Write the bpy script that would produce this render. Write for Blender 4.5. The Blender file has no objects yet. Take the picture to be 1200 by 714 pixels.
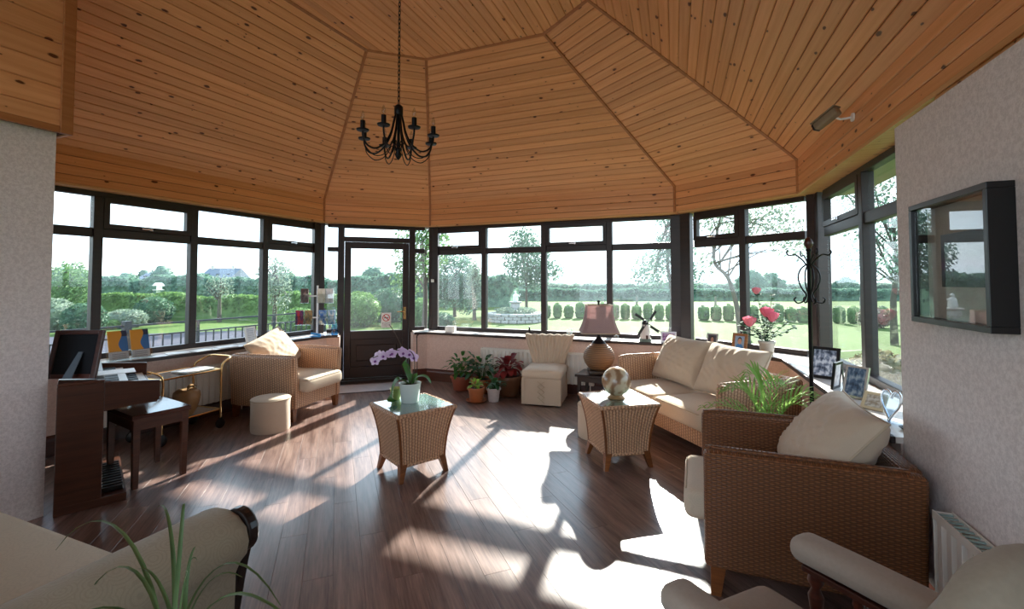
import bpy, bmesh, math, random
from mathutils import Vector, Matrix
R = math.radians
PI = math.pi
sc = bpy.context.scene
col = sc.collection
rnd = random.Random(7)

# ---------------------------------------------------------------- camera
cam_d = bpy.data.cameras.new('camera')
cam = bpy.data.objects.new('camera', cam_d)
col.objects.link(cam)
cam.location = (0, 0, 1.5)
cam.rotation_euler = (R(90 + 1.952), 0, R(21.947))
cam_d.sensor_width = 36
cam_d.lens = 36 * 533 / 1200
cam_d.shift_y = -43.16 / 1200
cam_d.clip_start = 0.02
cam_d.clip_end = 1500
sc.camera = cam
sc.view_settings.view_transform = 'Standard'
sc.view_settings.look = 'None'
sc.view_settings.gamma = 1
sc.view_settings.use_curve_mapping = False
sc.view_settings.exposure = 0.8
sc.cycles.max_bounces = 10
sc.cycles.diffuse_bounces = 6
sc.cycles.glossy_bounces = 4
sc.cycles.transparent_max_bounces = 16
sc.cycles.use_denoising = True
sc.cycles.sample_clamp_indirect = 8
sc.cycles.caustics_reflective = False

# ---------------------------------------------------------------- sky and sun
world = bpy.data.worlds.new('world')
sc.world = world
world.use_nodes = True
wn = world.node_tree
wn.nodes.clear()
w_out = wn.nodes.new('ShaderNodeOutputWorld')
w_bg = wn.nodes.new('ShaderNodeBackground')
w_tc = wn.nodes.new('ShaderNodeTexCoord')
w_sep = wn.nodes.new('ShaderNodeSeparateXYZ')
w_ramp = wn.nodes.new('ShaderNodeValToRGB')
w_noise = wn.nodes.new('ShaderNodeTexNoise')
w_map = wn.nodes.new('ShaderNodeMapping')
w_mix = wn.nodes.new('ShaderNodeMix')
w_mix.data_type = 'RGBA'
w_cr = wn.nodes.new('ShaderNodeValToRGB')
wn.links.new(w_tc.outputs['Generated'], w_sep.inputs[0])
wn.links.new(w_sep.outputs['Z'], w_ramp.inputs[0])
w_ramp.color_ramp.elements[0].position = 0.0
w_ramp.color_ramp.elements[0].color = (0.74, 0.88, 1.0, 1)
w_ramp.color_ramp.elements[1].position = 0.55
w_ramp.color_ramp.elements[1].color = (0.46, 0.70, 1.0, 1)
w_map.inputs['Scale'].default_value = (1, 1, 4)
wn.links.new(w_tc.outputs['Generated'], w_map.inputs[0])
wn.links.new(w_map.outputs[0], w_noise.inputs['Vector'])
w_noise.inputs['Scale'].default_value = 2.2
w_noise.inputs['Detail'].default_value = 5
wn.links.new(w_noise.outputs['Fac'], w_cr.inputs[0])
w_cr.color_ramp.elements[0].position = 0.42
w_cr.color_ramp.elements[1].position = 0.62
wn.links.new(w_cr.outputs[0], w_mix.inputs[0])
wn.links.new(w_ramp.outputs[0], w_mix.inputs[6])
w_mix.inputs[7].default_value = (0.86, 0.94, 1.0, 1)
wn.links.new(w_mix.outputs[2], w_bg.inputs[0])
w_bg.inputs[1].default_value = 2.1
wn.links.new(w_bg.outputs[0], w_out.inputs[0])

sun_d = bpy.data.lights.new('sun', 'SUN')
sun = bpy.data.objects.new('sun', sun_d)
col.objects.link(sun)
sun_d.energy = 14.0
sun_d.angle = R(0.9)
sun_d.color = (1.0, 0.95, 0.87)
SUN_AZ, SUN_EL = R(-4.8), R(27.3)
_sd = Vector((math.sin(SUN_AZ) * math.cos(SUN_EL), math.cos(SUN_AZ) * math.cos(SUN_EL), math.sin(SUN_EL)))
sun.rotation_euler = _sd.to_track_quat('Z', 'Y').to_euler()
sun.location = (3, 14, 9)

# ---------------------------------------------------------------- helpers
def tag(o, label=None, cat=None, group=None, kind=None):
    if label: o['label'] = label
    if cat: o['category'] = cat
    if group: o['group'] = group
    if kind: o['kind'] = kind
    return o

def thing(name, label, cat, loc=(0, 0, 0), rz=0.0, group=None, kind=None):
    o = bpy.data.objects.new(name, None)
    o.empty_display_size = 0.1
    col.objects.link(o)
    o.location = loc
    o.rotation_euler = (0, 0, rz)
    return tag(o, label, cat, group, kind)

class MB:
    def __init__(s):
        s.v = []; s.f = []; s.uv = {}
    def add(s, vs, fs, uvs=None):
        b = len(s.v)
        s.v.extend([tuple(v) for v in vs])
        for k, f in enumerate(fs):
            if uvs is not None and uvs[k] is not None:
                s.uv[len(s.f)] = uvs[k]
            s.f.append(tuple(b + i for i in f))
        return s
    def box(s, x0, x1, y0, y1, z0, z1, M=None):
        vs = [Vector((x, y, z)) for z in (z0, z1) for y in (y0, y1) for x in (x0, x1)]
        if M is not None: vs = [M @ v for v in vs]
        return s.add(vs, [(0, 2, 3, 1), (4, 5, 7, 6), (0, 1, 5, 4), (2, 6, 7, 3), (0, 4, 6, 2), (1, 3, 7, 5)])
    def prism(s, poly, z0, z1, M=None):
        n = len(poly)
        vs = [Vector((x, y, z0)) for x, y in poly] + [Vector((x, y, z1)) for x, y in poly]
        if M is not None: vs = [M @ v for v in vs]
        fs = [tuple(range(n - 1, -1, -1)), tuple(range(n, 2 * n))]
        fs += [(i, (i + 1) % n, n + (i + 1) % n, n + i) for i in range(n)]
        return s.add(vs, fs)
    def rings(s, rs, closed=True, cap0=True, cap1=True):
        n = len(rs[0]); b = []
        vs = []
        for r in rs: vs.extend(r)
        fs = []
        m = n if closed else n - 1
        for k in range(len(rs) - 1):
            for i in range(m):
                j = (i + 1) % n
                fs.append((k * n + i, k * n + j, (k + 1) * n + j, (k + 1) * n + i))
        if closed and cap0: fs.append(tuple(range(n - 1, -1, -1)))
        if closed and cap1: fs.append(tuple((len(rs) - 1) * n + i for i in range(n)))
        return s.add(vs, fs)
    def lathe(s, prof, n=20, M=None, c=(0, 0), cap=True):
        rs = []
        for r, z in prof:
            ring = [Vector((c[0] + max(r, 1e-4) * math.cos(2 * PI * i / n), c[1] + max(r, 1e-4) * math.sin(2 * PI * i / n), z)) for i in range(n)]
            if M is not None: ring = [M @ v for v in ring]
            rs.append(ring)
        return s.rings(rs, cap0=cap, cap1=cap)
    def tube(s, pts, r, n=8, cap=True):
        pts = [Vector(p) for p in pts]
        rs = []; up = None
        for i, p in enumerate(pts):
            a = pts[max(i - 1, 0)]; b = pts[min(i + 1, len(pts) - 1)]
            d = (b - a).normalized()
            if up is None:
                up = Vector((0, 0, 1)) if abs(d.z) < 0.9 else Vector((1, 0, 0))
            x = d.cross(up)
            if x.length < 1e-5:
                up = Vector((1, 0, 0)) if abs(d.x) < 0.9 else Vector((0, 1, 0)); x = d.cross(up)
            x.normalize(); y = x.cross(d).normalized(); up = y
            rr = r[i] if isinstance(r, (list, tuple)) else r
            rs.append([p + x * (rr * math.cos(2 * PI * k / n)) + y * (rr * math.sin(2 * PI * k / n)) for k in range(n)])
        # orientation: keep normals outward
        rs = [list(reversed(q)) for q in rs]
        return s.rings(rs, cap0=cap, cap1=cap)
    def rbox(s, sx, sy, sz, r, n=3, M=None, fn=None, seg=None):
        # rounded box centred at the origin; seg: extra cuts per axis
        hx, hy, hz = sx / 2, sy / 2, sz / 2
        r = min(r, hx, hy, hz)
        def axis(h, extra):
            inner = h - r
            a = [-h + r * (1 - math.cos(PI / 2 * k / n)) for k in range(n)]
            mid = [-inner + 2 * inner * k / extra for k in range(extra + 1)] if inner > 1e-6 else [0.0]
            bb = [h - r * (1 - math.cos(PI / 2 * k / n)) for k in range(n - 1, -1, -1)]
            return a + mid + bb
        e = seg or (1, 1, 1)
        ax = [axis(hx, e[0]), axis(hy, e[1]), axis(hz, e[2])]
        idx = {}; vs = []; fs = []
        def vert(p):
            k = (round(p[0], 6), round(p[1], 6), round(p[2], 6))
            if k not in idx:
                q = Vector(p)
                c = Vector((max(-hx + r, min(hx - r, q.x)), max(-hy + r, min(hy - r, q.y)), max(-hz + r, min(hz - r, q.z))))
                d = q - c
                if d.length > 1e-9: q = c + d.normalized() * r
                if fn: q = Vector(fn(q))
                if M is not None: q = M @ q
                idx[k] = len(vs); vs.append(q)
            return idx[k]
        for a, (u, w) in enumerate(((1, 2), (2, 0), (0, 1))):
            for side in (-1, 1):
                h = (hx, hy, hz)[a] * side
                A, B = ax[u], ax[w]
                for i in range(len(A) - 1):
                    for j in range(len(B) - 1):
                        q = []
                        for (ii, jj) in ((i, j), (i + 1, j), (i + 1, j + 1), (i, j + 1)):
                            p = [0, 0, 0]; p[a] = h; p[u] = A[ii]; p[w] = B[jj]; q.append(vert(p))
                        if len(set(q)) < 3: continue
                        q2 = []
                        for t in q:
                            if t not in q2: q2.append(t)
                        fs.append(tuple(q2) if side > 0 else tuple(reversed(q2)))
        return s.add(vs, fs)
    def grid(s, fn, nu, nv, uvfn=None, flip=False):
        vs = [fn(i / nu, j / nv) for j in range(nv + 1) for i in range(nu + 1)]
        fs = []; uvs = []
        w = nu + 1
        for j in range(nv):
            for i in range(nu):
                f = [j * w + i, j * w + i + 1, (j + 1) * w + i + 1, (j + 1) * w + i]
                u = [(i / nu, j / nv), ((i + 1) / nu, j / nv), ((i + 1) / nu, (j + 1) / nv), (i / nu, (j + 1) / nv)]
                if uvfn: u = [uvfn(*q) for q in u]
                if flip: f.reverse(); u.reverse()
                fs.append(tuple(f)); uvs.append(u)
        return s.add(vs, fs, uvs)
    def sphere(s, c, r, n=16, m=10, sc_=(1, 1, 1)):
        rs = []
        for j in range(1, m):
            a = PI * j / m
            rs.append([Vector((c[0] + r * sc_[0] * math.sin(a) * math.cos(2 * PI * i / n), c[1] + r * sc_[1] * math.sin(a) * math.sin(2 * PI * i / n), c[2] - r * sc_[2] * math.cos(a))) for i in range(n)])
        b = len(s.v)
        s.rings(rs, cap0=False, cap1=False)
        lo = len(s.v); s.v.append((c[0], c[1], c[2] - r * sc_[2])); s.v.append((c[0], c[1], c[2] + r * sc_[2]))
        for i in range(n):
            s.f.append((lo, b + (i + 1) % n, b + i))
            s.f.append((lo + 1, b + (m - 2) * n + i, b + (m - 2) * n + (i + 1) % n))
        return s
    def leaf(s, pts, wid, fold=0.15, up=(0, 0, 1)):
        # a leaf blade along pts, width profile wid(t), two quads across
        pts = [Vector(p) for p in pts]; n = len(pts)
        vs = []
        for i, p in enumerate(pts):
            d = (pts[min(i + 1, n - 1)] - pts[max(i - 1, 0)]).normalized()
            side = d.cross(Vector(up))
            if side.length < 1e-4: side = d.cross(Vector((1, 0.3, 0)))
            side.normalize(); nn = side.cross(d)
            w = wid(i / (n - 1))
            vs += [p - side * w + nn * (w * fold), p, p + side * w + nn * (w * fold)]
        fs = []
        for i in range(n - 1):
            a = 3 * i
            fs += [(a, a + 1, a + 4, a + 3), (a + 1, a + 2, a + 5, a + 4)]
        return s.add(vs, fs)
    def mesh(s, name, smooth=None, mats=()):
        me = bpy.data.meshes.new(name)
        me.from_pydata(s.v, [], s.f)
        uvl = me.uv_layers.new(name='UVMap')
        data = [0.0] * (2 * len(me.loops))
        for p in me.polygons:
            u = s.uv.get(p.index)
            if u is not None:
                for k, li in enumerate(p.loop_indices):
                    data[2 * li], data[2 * li + 1] = u[k]
            else:
                nx, ny, nz = (abs(c) for c in p.normal)
                for li in p.loop_indices:
                    x, y, z = s.v[me.loops[li].vertex_index]
                    if nz >= nx and nz >= ny: a, b = x, y
                    elif nx >= ny: a, b = y, z
                    else: a, b = x, z
                    data[2 * li], data[2 * li + 1] = a, b
        uvl.data.foreach_set('uv', data)
        if smooth is not None:
            me.polygons.foreach_set('use_smooth', [True] * len(me.polygons))
            if smooth < 179:
                me.set_sharp_from_angle(angle=R(smooth))
        for m in mats: me.materials.append(m)
        me.update()
        return me
    def build(s, name, mat, parent=None, smooth=None, bevel=0, loc=None, rot=None):
        me = s.mesh(name, smooth, [mat])
        return link(name, me, parent, bevel, loc, rot)

def link(name, me, parent=None, bevel=0, loc=None, rot=None):
    o = bpy.data.objects.new(name, me)
    col.objects.link(o)
    if parent is not None: o.parent = parent
    if loc is not None: o.location = loc
    if rot is not None: o.rotation_euler = rot
    if bevel:
        b = o.modifiers.new('bevel', 'BEVEL'); b.width = bevel; b.segments = 2; b.limit_method = 'ANGLE'; b.angle_limit = R(40)
    return o

def copy_tree(o, parent=None):
    c = o.copy(); col.objects.link(c)
    if parent is not None: c.parent = parent
    for ch in [x for x in bpy.data.objects if x.parent == o and x != c]:
        copy_tree(ch, c)
    return c

def bez(p0, p1, p2, p3, n=12):
    out = []
    for i in range(n + 1):
        t = i / n; a = (1 - t)
        out.append(tuple(a ** 3 * p0[k] + 3 * a * a * t * p1[k] + 3 * a * t * t * p2[k] + t ** 3 * p3[k] for k in range(len(p0))))
    return out

def crv(pts, n=6):
    # Catmull-Rom through the points
    P = [Vector(p) for p in pts]; out = []
    for i in range(len(P) - 1):
        a = P[max(i - 1, 0)]; b = P[i]; c = P[i + 1]; d = P[min(i + 2, len(P) - 1)]
        for k in range(n):
            t = k / n
            out.append(0.5 * ((2 * b) + (c - a) * t + (2 * a - 5 * b + 4 * c - d) * t * t + (3 * b - a - 3 * c + d) * t ** 3))
    out.append(P[-1])
    return out

def T(x=0, y=0, z=0, rx=0, ry=0, rz=0):
    return Matrix.Translation((x, y, z)) @ Matrix.Rotation(rz, 4, 'Z') @ Matrix.Rotation(ry, 4, 'Y') @ Matrix.Rotation(rx, 4, 'X')

# ---------------------------------------------------------------- materials
MATS = {}
def lin(c):
    if isinstance(c, str):
        c = [int(c[i:i + 2], 16) / 255 for i in (0, 2, 4)]
        c = [x / 12.92 if x <= 0.04045 else ((x + 0.055) / 1.055) ** 2.4 for x in c]
    return (c[0], c[1], c[2], 1)

class NT:
    def __init__(s, name):
        s.m = bpy.data.materials.new(name); s.m.use_nodes = True
        s.t = s.m.node_tree; s.bsdf = s.t.nodes['Principled BSDF']; s.out = s.t.nodes['Material Output']
    def n(s, typ, **kw):
        nd = s.t.nodes.new('ShaderNode' + typ)
        for k, v in kw.items(): setattr(nd, k, v)
        return nd
    def l(s, a, b): s.t.links.new(a, b)
    def val(s, x, sock):
        if hasattr(x, 'is_linked') or hasattr(x, 'links'): s.l(x, sock)
        else: sock.default_value = x
    def math(s, op, a, b=0.0, c=None, clamp=False):
        nd = s.n('Math', operation=op); nd.use_clamp = clamp
        s.val(a, nd.inputs[0]); s.val(b, nd.inputs[1])
        if c is not None: s.val(c, nd.inputs[2])
        return nd.outputs[0]
    def mix(s, f, a, b, blend='MIX'):
        nd = s.n('Mix'); nd.data_type = 'RGBA'; nd.blend_type = blend
        s.val(f, nd.inputs[0]); s.val(a, nd.inputs[6]); s.val(b, nd.inputs[7])
        return nd.outputs[2]
    def coord(s, kind='UV', scale=(1, 1, 1), loc=(0, 0, 0), rot=(0, 0, 0)):
        tc = s.n('TexCoord'); mp = s.n('Mapping')
        s.l(tc.outputs[kind], mp.inputs[0])
        mp.inputs['Scale'].default_value = scale; mp.inputs['Location'].default_value = loc; mp.inputs['Rotation'].default_value = rot
        return mp.outputs[0]
    def noise(s, vec, scale, detail=3, rough=0.5):
        nd = s.n('TexNoise'); s.l(vec, nd.inputs['Vector']); nd.inputs['Scale'].default_value = scale
        nd.inputs['Detail'].default_value = detail; nd.inputs['Roughness'].default_value = rough
        return nd.outputs['Fac']
    def ramp(s, fac, stops):
        nd = s.n('ValToRGB'); s.l(fac, nd.inputs[0]); e = nd.color_ramp.elements
        while len(e) < len(stops): e.new(0.5)
        for k, (p, c) in enumerate(stops):
            e[k].position = p; e[k].color = lin(c) if not isinstance(c, (int, float)) else (c, c, c, 1)
        return nd.outputs[0]
    def bump(s, h, strength=0.3, dist=0.01):
        nd = s.n('Bump'); s.l(h, nd.inputs['Height']); nd.inputs['Strength'].default_value = strength; nd.inputs['Distance'].default_value = dist
        s.l(nd.outputs[0], s.bsdf.inputs['Normal']); return nd
    def set(s, color=None, rough=None, metal=None, spec=None, coat=None):
        b = s.bsdf.inputs
        if color is not None:
            s.val(lin(color) if isinstance(color, (str, tuple, list)) else color, b['Base Color'])
        if rough is not None: s.val(rough, b['Roughness'])
        if metal is not None: b['Metallic'].default_value = metal
        if spec is not None: b['Specular IOR Level'].default_value = spec
        if coat is not None: b['Coat Weight'].default_value = coat; b['Coat Roughness'].default_value = 0.2
        return s

def plain(name, color, rough=0.5, metal=0.0, spec=0.5, var=0.12, scale=30, bump=0.0, kind='Object', coat=None):
    if name in MATS: return MATS[name]
    t = NT(name)
    c = lin(color)
    nz = t.noise(t.coord(kind), scale, 3)
    dark = tuple(x * (1 - var) for x in c[:3]) + (1,)
    lite = tuple(min(1, x * (1 + var)) for x in c[:3]) + (1,)
    t.set(t.mix(nz, dark, lite), rough, metal, spec, coat)
    if bump: t.bump(nz, bump, 0.004)
    MATS[name] = t.m
    return t.m

def pine_mat(name, base, dark, knot, rough=0.42, knots=True):
    t = NT(name)
    oi = t.n('ObjectInfo')
    tc = t.n('TexCoord')
    # every board reads its own piece of timber
    comb = t.n('CombineXYZ'); t.l(t.math('MULTIPLY', oi.outputs['Random'], 37.0), comb.inputs[0]); t.l(t.math('MULTIPLY', oi.outputs['Random'], 91.0), comb.inputs[1])
    add = t.n('VectorMath', operation='ADD'); t.l(tc.outputs['UV'], add.inputs[0]); t.l(comb.outputs[0], add.inputs[1])
    def mp(sx, sy):
        m = t.n('Mapping'); t.l(add.outputs[0], m.inputs[0]); m.inputs['Scale'].default_value = (sx, sy, 1); return m.outputs[0]
    g = t.noise(mp(0.9, 30), 1.0, 5, 0.6)
    g2 = t.noise(mp(0.5, 5), 1.0, 3)
    c = t.mix(t.ramp(g, [(0.35, 0.0), (0.65, 1.0)]), lin(dark), lin(base))
    bb = lin(base)
    c = t.mix(t.math('MULTIPLY', g2, 0.5), c, (bb[0] * 1.15, bb[1] * 1.1, bb[2] * 1.0, 1))
    hsv = t.n('HueSaturation'); t.l(c, hsv.inputs['Color'])
    t.l(t.math('ADD', t.math('MULTIPLY', oi.outputs['Random'], 0.2), 0.9), hsv.inputs['Value'])
    c = hsv.outputs[0]
    if knots:
        vo = t.n('TexVoronoi'); vo.voronoi_dimensions = '2D'; vo.feature = 'F1'
        t.l(mp(3.6, 7.5), vo.inputs['Vector']); vo.inputs['Scale'].default_value = 1.0
        wob = t.math('ADD', t.math('SUBTRACT', vo.outputs['Distance'], 0.04), t.math('MULTIPLY', t.noise(mp(22, 30), 1.0, 3), 0.10))
        cr = t.n('SeparateColor'); t.l(vo.outputs['Color'], cr.inputs[0])
        size = t.math('ADD', t.math('MULTIPLY', t.math('POWER', cr.outputs[0], 2.5), 0.12), 0.012)
        k = t.math('SUBTRACT', 1.0, t.math('DIVIDE', wob, size), clamp=True)
        k2 = t.math('MULTIPLY', k, 3.0, clamp=True)
        halo = t.math('SUBTRACT', 1.0, t.math('DIVIDE', wob, t.math('MULTIPLY', size, 2.6)), clamp=True)
        c = t.mix(t.math('MULTIPLY', halo, 0.45), c, lin(dark))
        c = t.mix(k2, c, lin(knot))
    t.set(c, rough, spec=0.35)
    t.bump(g, 0.06, 0.004)
    MATS[name] = t.m
    return t.m

def wood_mat(name, base, dark, rough=0.35, sx=2.0, sy=28.0, coat=None, rand=0.25, spec=0.5):
    t = NT(name)
    oi = t.n('ObjectInfo'); tc = t.n('TexCoord')
    comb = t.n('CombineXYZ'); t.l(t.math('MULTIPLY', oi.outputs['Random'], 23.0), comb.inputs[0]); t.l(t.math('MULTIPLY', oi.outputs['Random'], 61.0), comb.inputs[1])
    add = t.n('VectorMath', operation='ADD'); t.l(tc.outputs['UV'], add.inputs[0]); t.l(comb.outputs[0], add.inputs[1])
    m = t.n('Mapping'); t.l(add.outputs[0], m.inputs[0]); m.inputs['Scale'].default_value = (sx, sy, 1)
    m2 = t.n('Mapping'); t.l(add.outputs[0], m2.inputs[0]); m2.inputs['Scale'].default_value = (sx * 2.5, sy * 5, 1)
    g = t.noise(m.outputs[0], 1.0, 5, 0.62); g2 = t.noise(m2.outputs[0], 1.0, 3, 0.6)
    f = t.math('ADD', t.math('MULTIPLY', g, 0.65), t.math('MULTIPLY', g2, 0.35))
    c = t.mix(t.ramp(f, [(0.36, 0.0), (0.64, 1.0)]), lin(dark), lin(base))
    hsv = t.n('HueSaturation'); t.l(c, hsv.inputs['Color'])
    t.l(t.math('ADD', t.math('MULTIPLY', oi.outputs['Random'], rand * 2), 1 - rand), hsv.inputs['Value'])
    t.set(hsv.outputs[0], rough, spec=spec, coat=coat)
    t.bump(f, 0.08, 0.003)
    MATS[name] = t.m
    return t.m

def wicker_mat(name, base, dark, su=0.022, sv=0.011, rough=0.42, strength=0.9, rw=0.6, sw=0.55):
    # woven rattan: strands running across (V rows) pass over and under stakes (U columns)
    t = NT(name)
    tc = t.n('TexCoord'); sep = t.n('SeparateXYZ'); t.l(tc.outputs['UV'], sep.inputs[0])
    wob = t.math('MULTIPLY', t.math('SUBTRACT', t.noise(tc.outputs['UV'], 14.0, 2), 0.5), 0.006)
    U = t.math('DIVIDE', t.math('ADD', sep.outputs[0], wob), su); V = t.math('DIVIDE', t.math('ADD', sep.outputs[1], wob), sv)
    row = t.math('FLOOR', V)
    ph = t.math('MULTIPLY', t.math('MODULO', t.math('ABSOLUTE', row), 2.0), PI)
    wave = t.math('SINE', t.math('ADD', t.math('MULTIPLY', U, PI), ph))          # over / under
    prof = t.math('SINE', t.math('MULTIPLY', t.math('FRACT', V), PI))           # round strand
    rib = t.math('ABSOLUTE', t.math('SINE', t.math('MULTIPLY', U, PI)))
    h = t.math('ADD', t.math('MULTIPLY', t.math('MULTIPLY', prof, t.math('ADD', t.math('MULTIPLY', wave, 0.5 if rw > 0.4 else 0.25), 0.5)), sw), t.math('MULTIPLY', rib, rw))
    nz = t.noise(tc.outputs['UV'], 25.0, 3)
    c = t.mix(t.ramp(h, [(0.16, 0.0), (0.70, 1.0)]), lin(dark), lin(base))
    b = lin(base)
    c = t.mix(t.math('MULTIPLY', nz, 0.5), c, (b[0] * 0.72, b[1] * 0.66, b[2] * 0.6, 1))
    t.set(c, rough, spec=0.4)
    t.bump(h, strength, 0.006)
    MATS[name] = t.m
    return t.m

def fabric_mat(name, base, var=0.08, scale=220, pattern=0.0, rough=0.9, bump=0.25):
    t = NT(name)
    c = lin(base)
    oc = t.coord('Object')
    nz = t.noise(oc, scale, 2); big = t.noise(oc, 9, 3)
    f = t.math('ADD', t.math('MULTIPLY', nz, 0.5), t.math('MULTIPLY', big, 0.5))
    col_ = t.mix(f, tuple(x * (1 - var * 1.6) for x in c[:3]) + (1,), tuple(min(1, x * (1 + var)) for x in c[:3]) + (1,))
    h = nz
    if pattern:
        w = t.n('TexVoronoi'); t.l(oc, w.inputs['Vector']); w.inputs['Scale'].default_value = 14
        rg = t.math('SINE', t.math('MULTIPLY', w.outputs['Distance'], 40.0))
        col_ = t.mix(t.math('MULTIPLY', t.math('GREATER_THAN', rg, 0.4), pattern), col_, tuple(x * 0.8 for x in c[:3]) + (1,))
    t.set(col_, rough, spec=0.2)
    t.bsdf.inputs['Sheen Weight'].default_value = 0.15
    t.bump(h, bump, 0.002)
    MATS[name] = t.m
    return t.m

def leaf_mat(name, base, tip, trans=0.45, rough=0.45):
    t = NT(name)
    nz = t.noise(t.coord('Object'), 3.0, 4)
    c = t.mix(t.ramp(nz, [(0.3, 0.0), (0.7, 1.0)]), lin(base), lin(tip))
    t.set(c, rough, spec=0.3)
    tr = t.n('BsdfTranslucent'); t.l(c, tr.inputs[0])
    ms = t.n('MixShader'); ms.inputs[0].default_value = trans
    t.l(t.bsdf.outputs[0], ms.inputs[1]); t.l(tr.outputs[0], ms.inputs[2]); t.l(ms.outputs[0], t.out.inputs[0])
    MATS[name] = t.m
    return t.m

def glass_mat(name, tint=(0.96, 0.985, 0.98), base=0.035, edge=0.75, dust=0.0):
    t = NT(name)
    t.t.nodes.remove(t.bsdf)
    tr = t.n('BsdfTransparent'); tr.inputs[0].default_value = (*tint, 1)
    gl = t.n('BsdfGlossy'); gl.inputs['Roughness'].default_value = 0.0
    lw = t.n('LayerWeight'); lw.inputs[0].default_value = 0.5
    f = t.math('ADD', t.math('MULTIPLY', t.math('POWER', lw.outputs['Facing'], 5.0), edge), base)
    ms = t.n('MixShader'); t.l(f, ms.inputs[0]); t.l(tr.outputs[0], ms.inputs[1]); t.l(gl.outputs[0], ms.inputs[2])
    last = ms.outputs[0]
    if dust:
        # a film of dried rain and dust on the pane, streaked downwards, also put in as garden haze
        td = t.n('BsdfTranslucent'); td.inputs[0].default_value = (0.86, 0.93, 1.0, 1)
        oc = t.coord('Object', (7, 7, 1.2))
        nz = t.ramp(t.noise(oc, 1.0, 5, 0.65), [(0.30, 0.35), (0.72, 1.0)])
        m2 = t.n('MixShader'); t.l(t.math('MULTIPLY', nz, dust), m2.inputs[0]); t.l(last, m2.inputs[1]); t.l(td.outputs[0], m2.inputs[2]); last = m2.outputs[0]
    t.l(last, t.out.inputs[0])
    MATS[name] = t.m
    return t.m

pine = pine_mat('pine_board', 'E0A474', 'CC8C58', '5C3019')
pine_trim = pine_mat('pine_trim', 'B0764A', '965C34', '4A2412', knots=False)
pine_soffit = pine_mat('pine_soffit', 'D2A06C', 'BA8350', '6A3A1C')
gap_dark = plain('board_groove', '4A2612', 0.9)
floorwood = wood_mat('floor_plank_wood', '8F756B', '4A322B', 0.36, 1.6, 16, rand=0.10, spec=0.6, coat=0.7)
floorgap = plain('floor_joint', '33241F', 0.8)
mahog = wood_mat('mahogany_wood', '56291C', '351610', 0.32, 2, 24)
organ_wood = wood_mat('organ_wood', '56301F', '3A1D12', 0.35, 2, 24)
darkframe = wood_mat('dark_window_frame', '2C1815', '1A0D0C', 0.45, 2, 30, rand=0.08)
legwood = wood_mat('leg_wood', '865029', '613619', 0.35, 3, 30)
paper_r = None
def wallpaper(name, base, motif):
    t = NT(name)
    oc = t.coord('Object')
    n1 = t.noise(oc, 130, 4, 0.7); n2 = t.noise(oc, 48, 3, 0.6)
    f = t.ramp(t.math('ADD', t.math('MULTIPLY', n1, 0.5), t.math('MULTIPLY', n2, 0.5)), [(0.42, 0.0), (0.58, 1.0)])
    t.set(t.mix(f, lin(base), lin(motif)), 0.75, spec=0.25)
    t.bump(f, 0.25, 0.002)
    MATS[name] = t.m
    return t.m
wall_paper = wallpaper('wallpaper_cream', 'E6DDDA', 'D2C8C5')
dado_paint = wallpaper('dado_paper', 'D9BFB2', 'CDB0A2')
sill_white = plain('sill_top_white', 'CFC6C0', 0.25, var=0.05)
sill_edge = darkframe
white_metal = plain('radiator_white', 'DDD8CF', 0.35, var=0.03)
wicker = wicker_mat('wicker_honey', 'D6AB88', '48260F', su=0.030, sv=0.013, strength=1.0)
wicker_d = wicker_mat('wicker_brown', '94603A', '2E170C', su=0.022, sv=0.0095, rw=0.2, sw=0.9)
cream = fabric_mat('cream_fabric', 'C4B19B', 0.07)
cream_seat = fabric_mat('cream_seat_fabric', 'CBBAA4', 0.07, pattern=0.25)
greyfab = fabric_mat('olive_cream_damask', 'A69C86', 0.14, pattern=0.5)
taupe = fabric_mat('taupe_velour', 'A39486', 0.12, scale=90)
iron = plain('black_iron', '141316', 0.4, metal=0.6)
blackwood = wood_mat('black_wood', '241C1A', '120D0C', 0.3, 2, 24)
blackpl = plain('black_plastic', '0E0E10', 0.35)
brass = plain('brass_metal', 'D9B27A', 0.22, metal=1.0, var=0.05)
chrome = plain('chrome_metal', 'D5D5D8', 0.15, metal=1.0, var=0.03)
white = plain('white_paint', 'E8E6E2', 0.4, var=0.03)
terracotta = plain('terracotta', 'A8633A', 0.5, var=0.2, scale=12)
soil = plain('soil', '2A1C14', 0.95, var=0.4, scale=60)
pane_glass = glass_mat('window_glass', dust=0.013)
green = leaf_mat('leaf_green', '2F5A24', '5D8A38')
green_dk = leaf_mat('leaf_dark', '1F4220', '3D6A34', 0.3)
green_lime = leaf_mat('leaf_lime', '7FA83A', 'A6C657')
red_leaf = leaf_mat('leaf_red', '6A1E22', '9A3A34', 0.3)
# ---------------------------------------------------------------- room plan
PLN = [((-0.9975, 0.0707), 5.499), ((-0.6434, 0.7655), 7.3159), ((-0.0001, 1.0), 6.2506), ((0.5873, 0.8094), 4.9246), ((0.9992, 0.039), 1.2015)]
INS = [1.907, 2.1468, 1.8689, 2.2027, 1.907]
ZS, ZF, ZP = 2.414, 2.769, 4.071      # soffit, top of fascia, flat top of the ceiling
ZSILL, ZTR = 0.745, 2.0
OFFW, OFFD = -0.18, 0.16              # window plane and dado plane, measured inward from the fascia
YB = -3.4                             # the room goes on behind the viewer to here
def isect(p, q, o1, o2):
    (a, b), c = p; (d, e), f = q
    c -= o1; f -= o2
    det = a * e - b * d
    return Vector(((c * e - b * f) / det, (a * f - c * d) / det))
def corners(offs):
    if not isinstance(offs, (list, tuple)): offs = [offs] * 5
    return [isect(PLN[i], PLN[i + 1], offs[i], offs[i + 1]) for i in range(4)]
def at_y(i, off, y):
    (a, b), c = PLN[i]
    return Vector(((c - off - b * y) / a, y))
C0 = corners(0)
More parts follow.
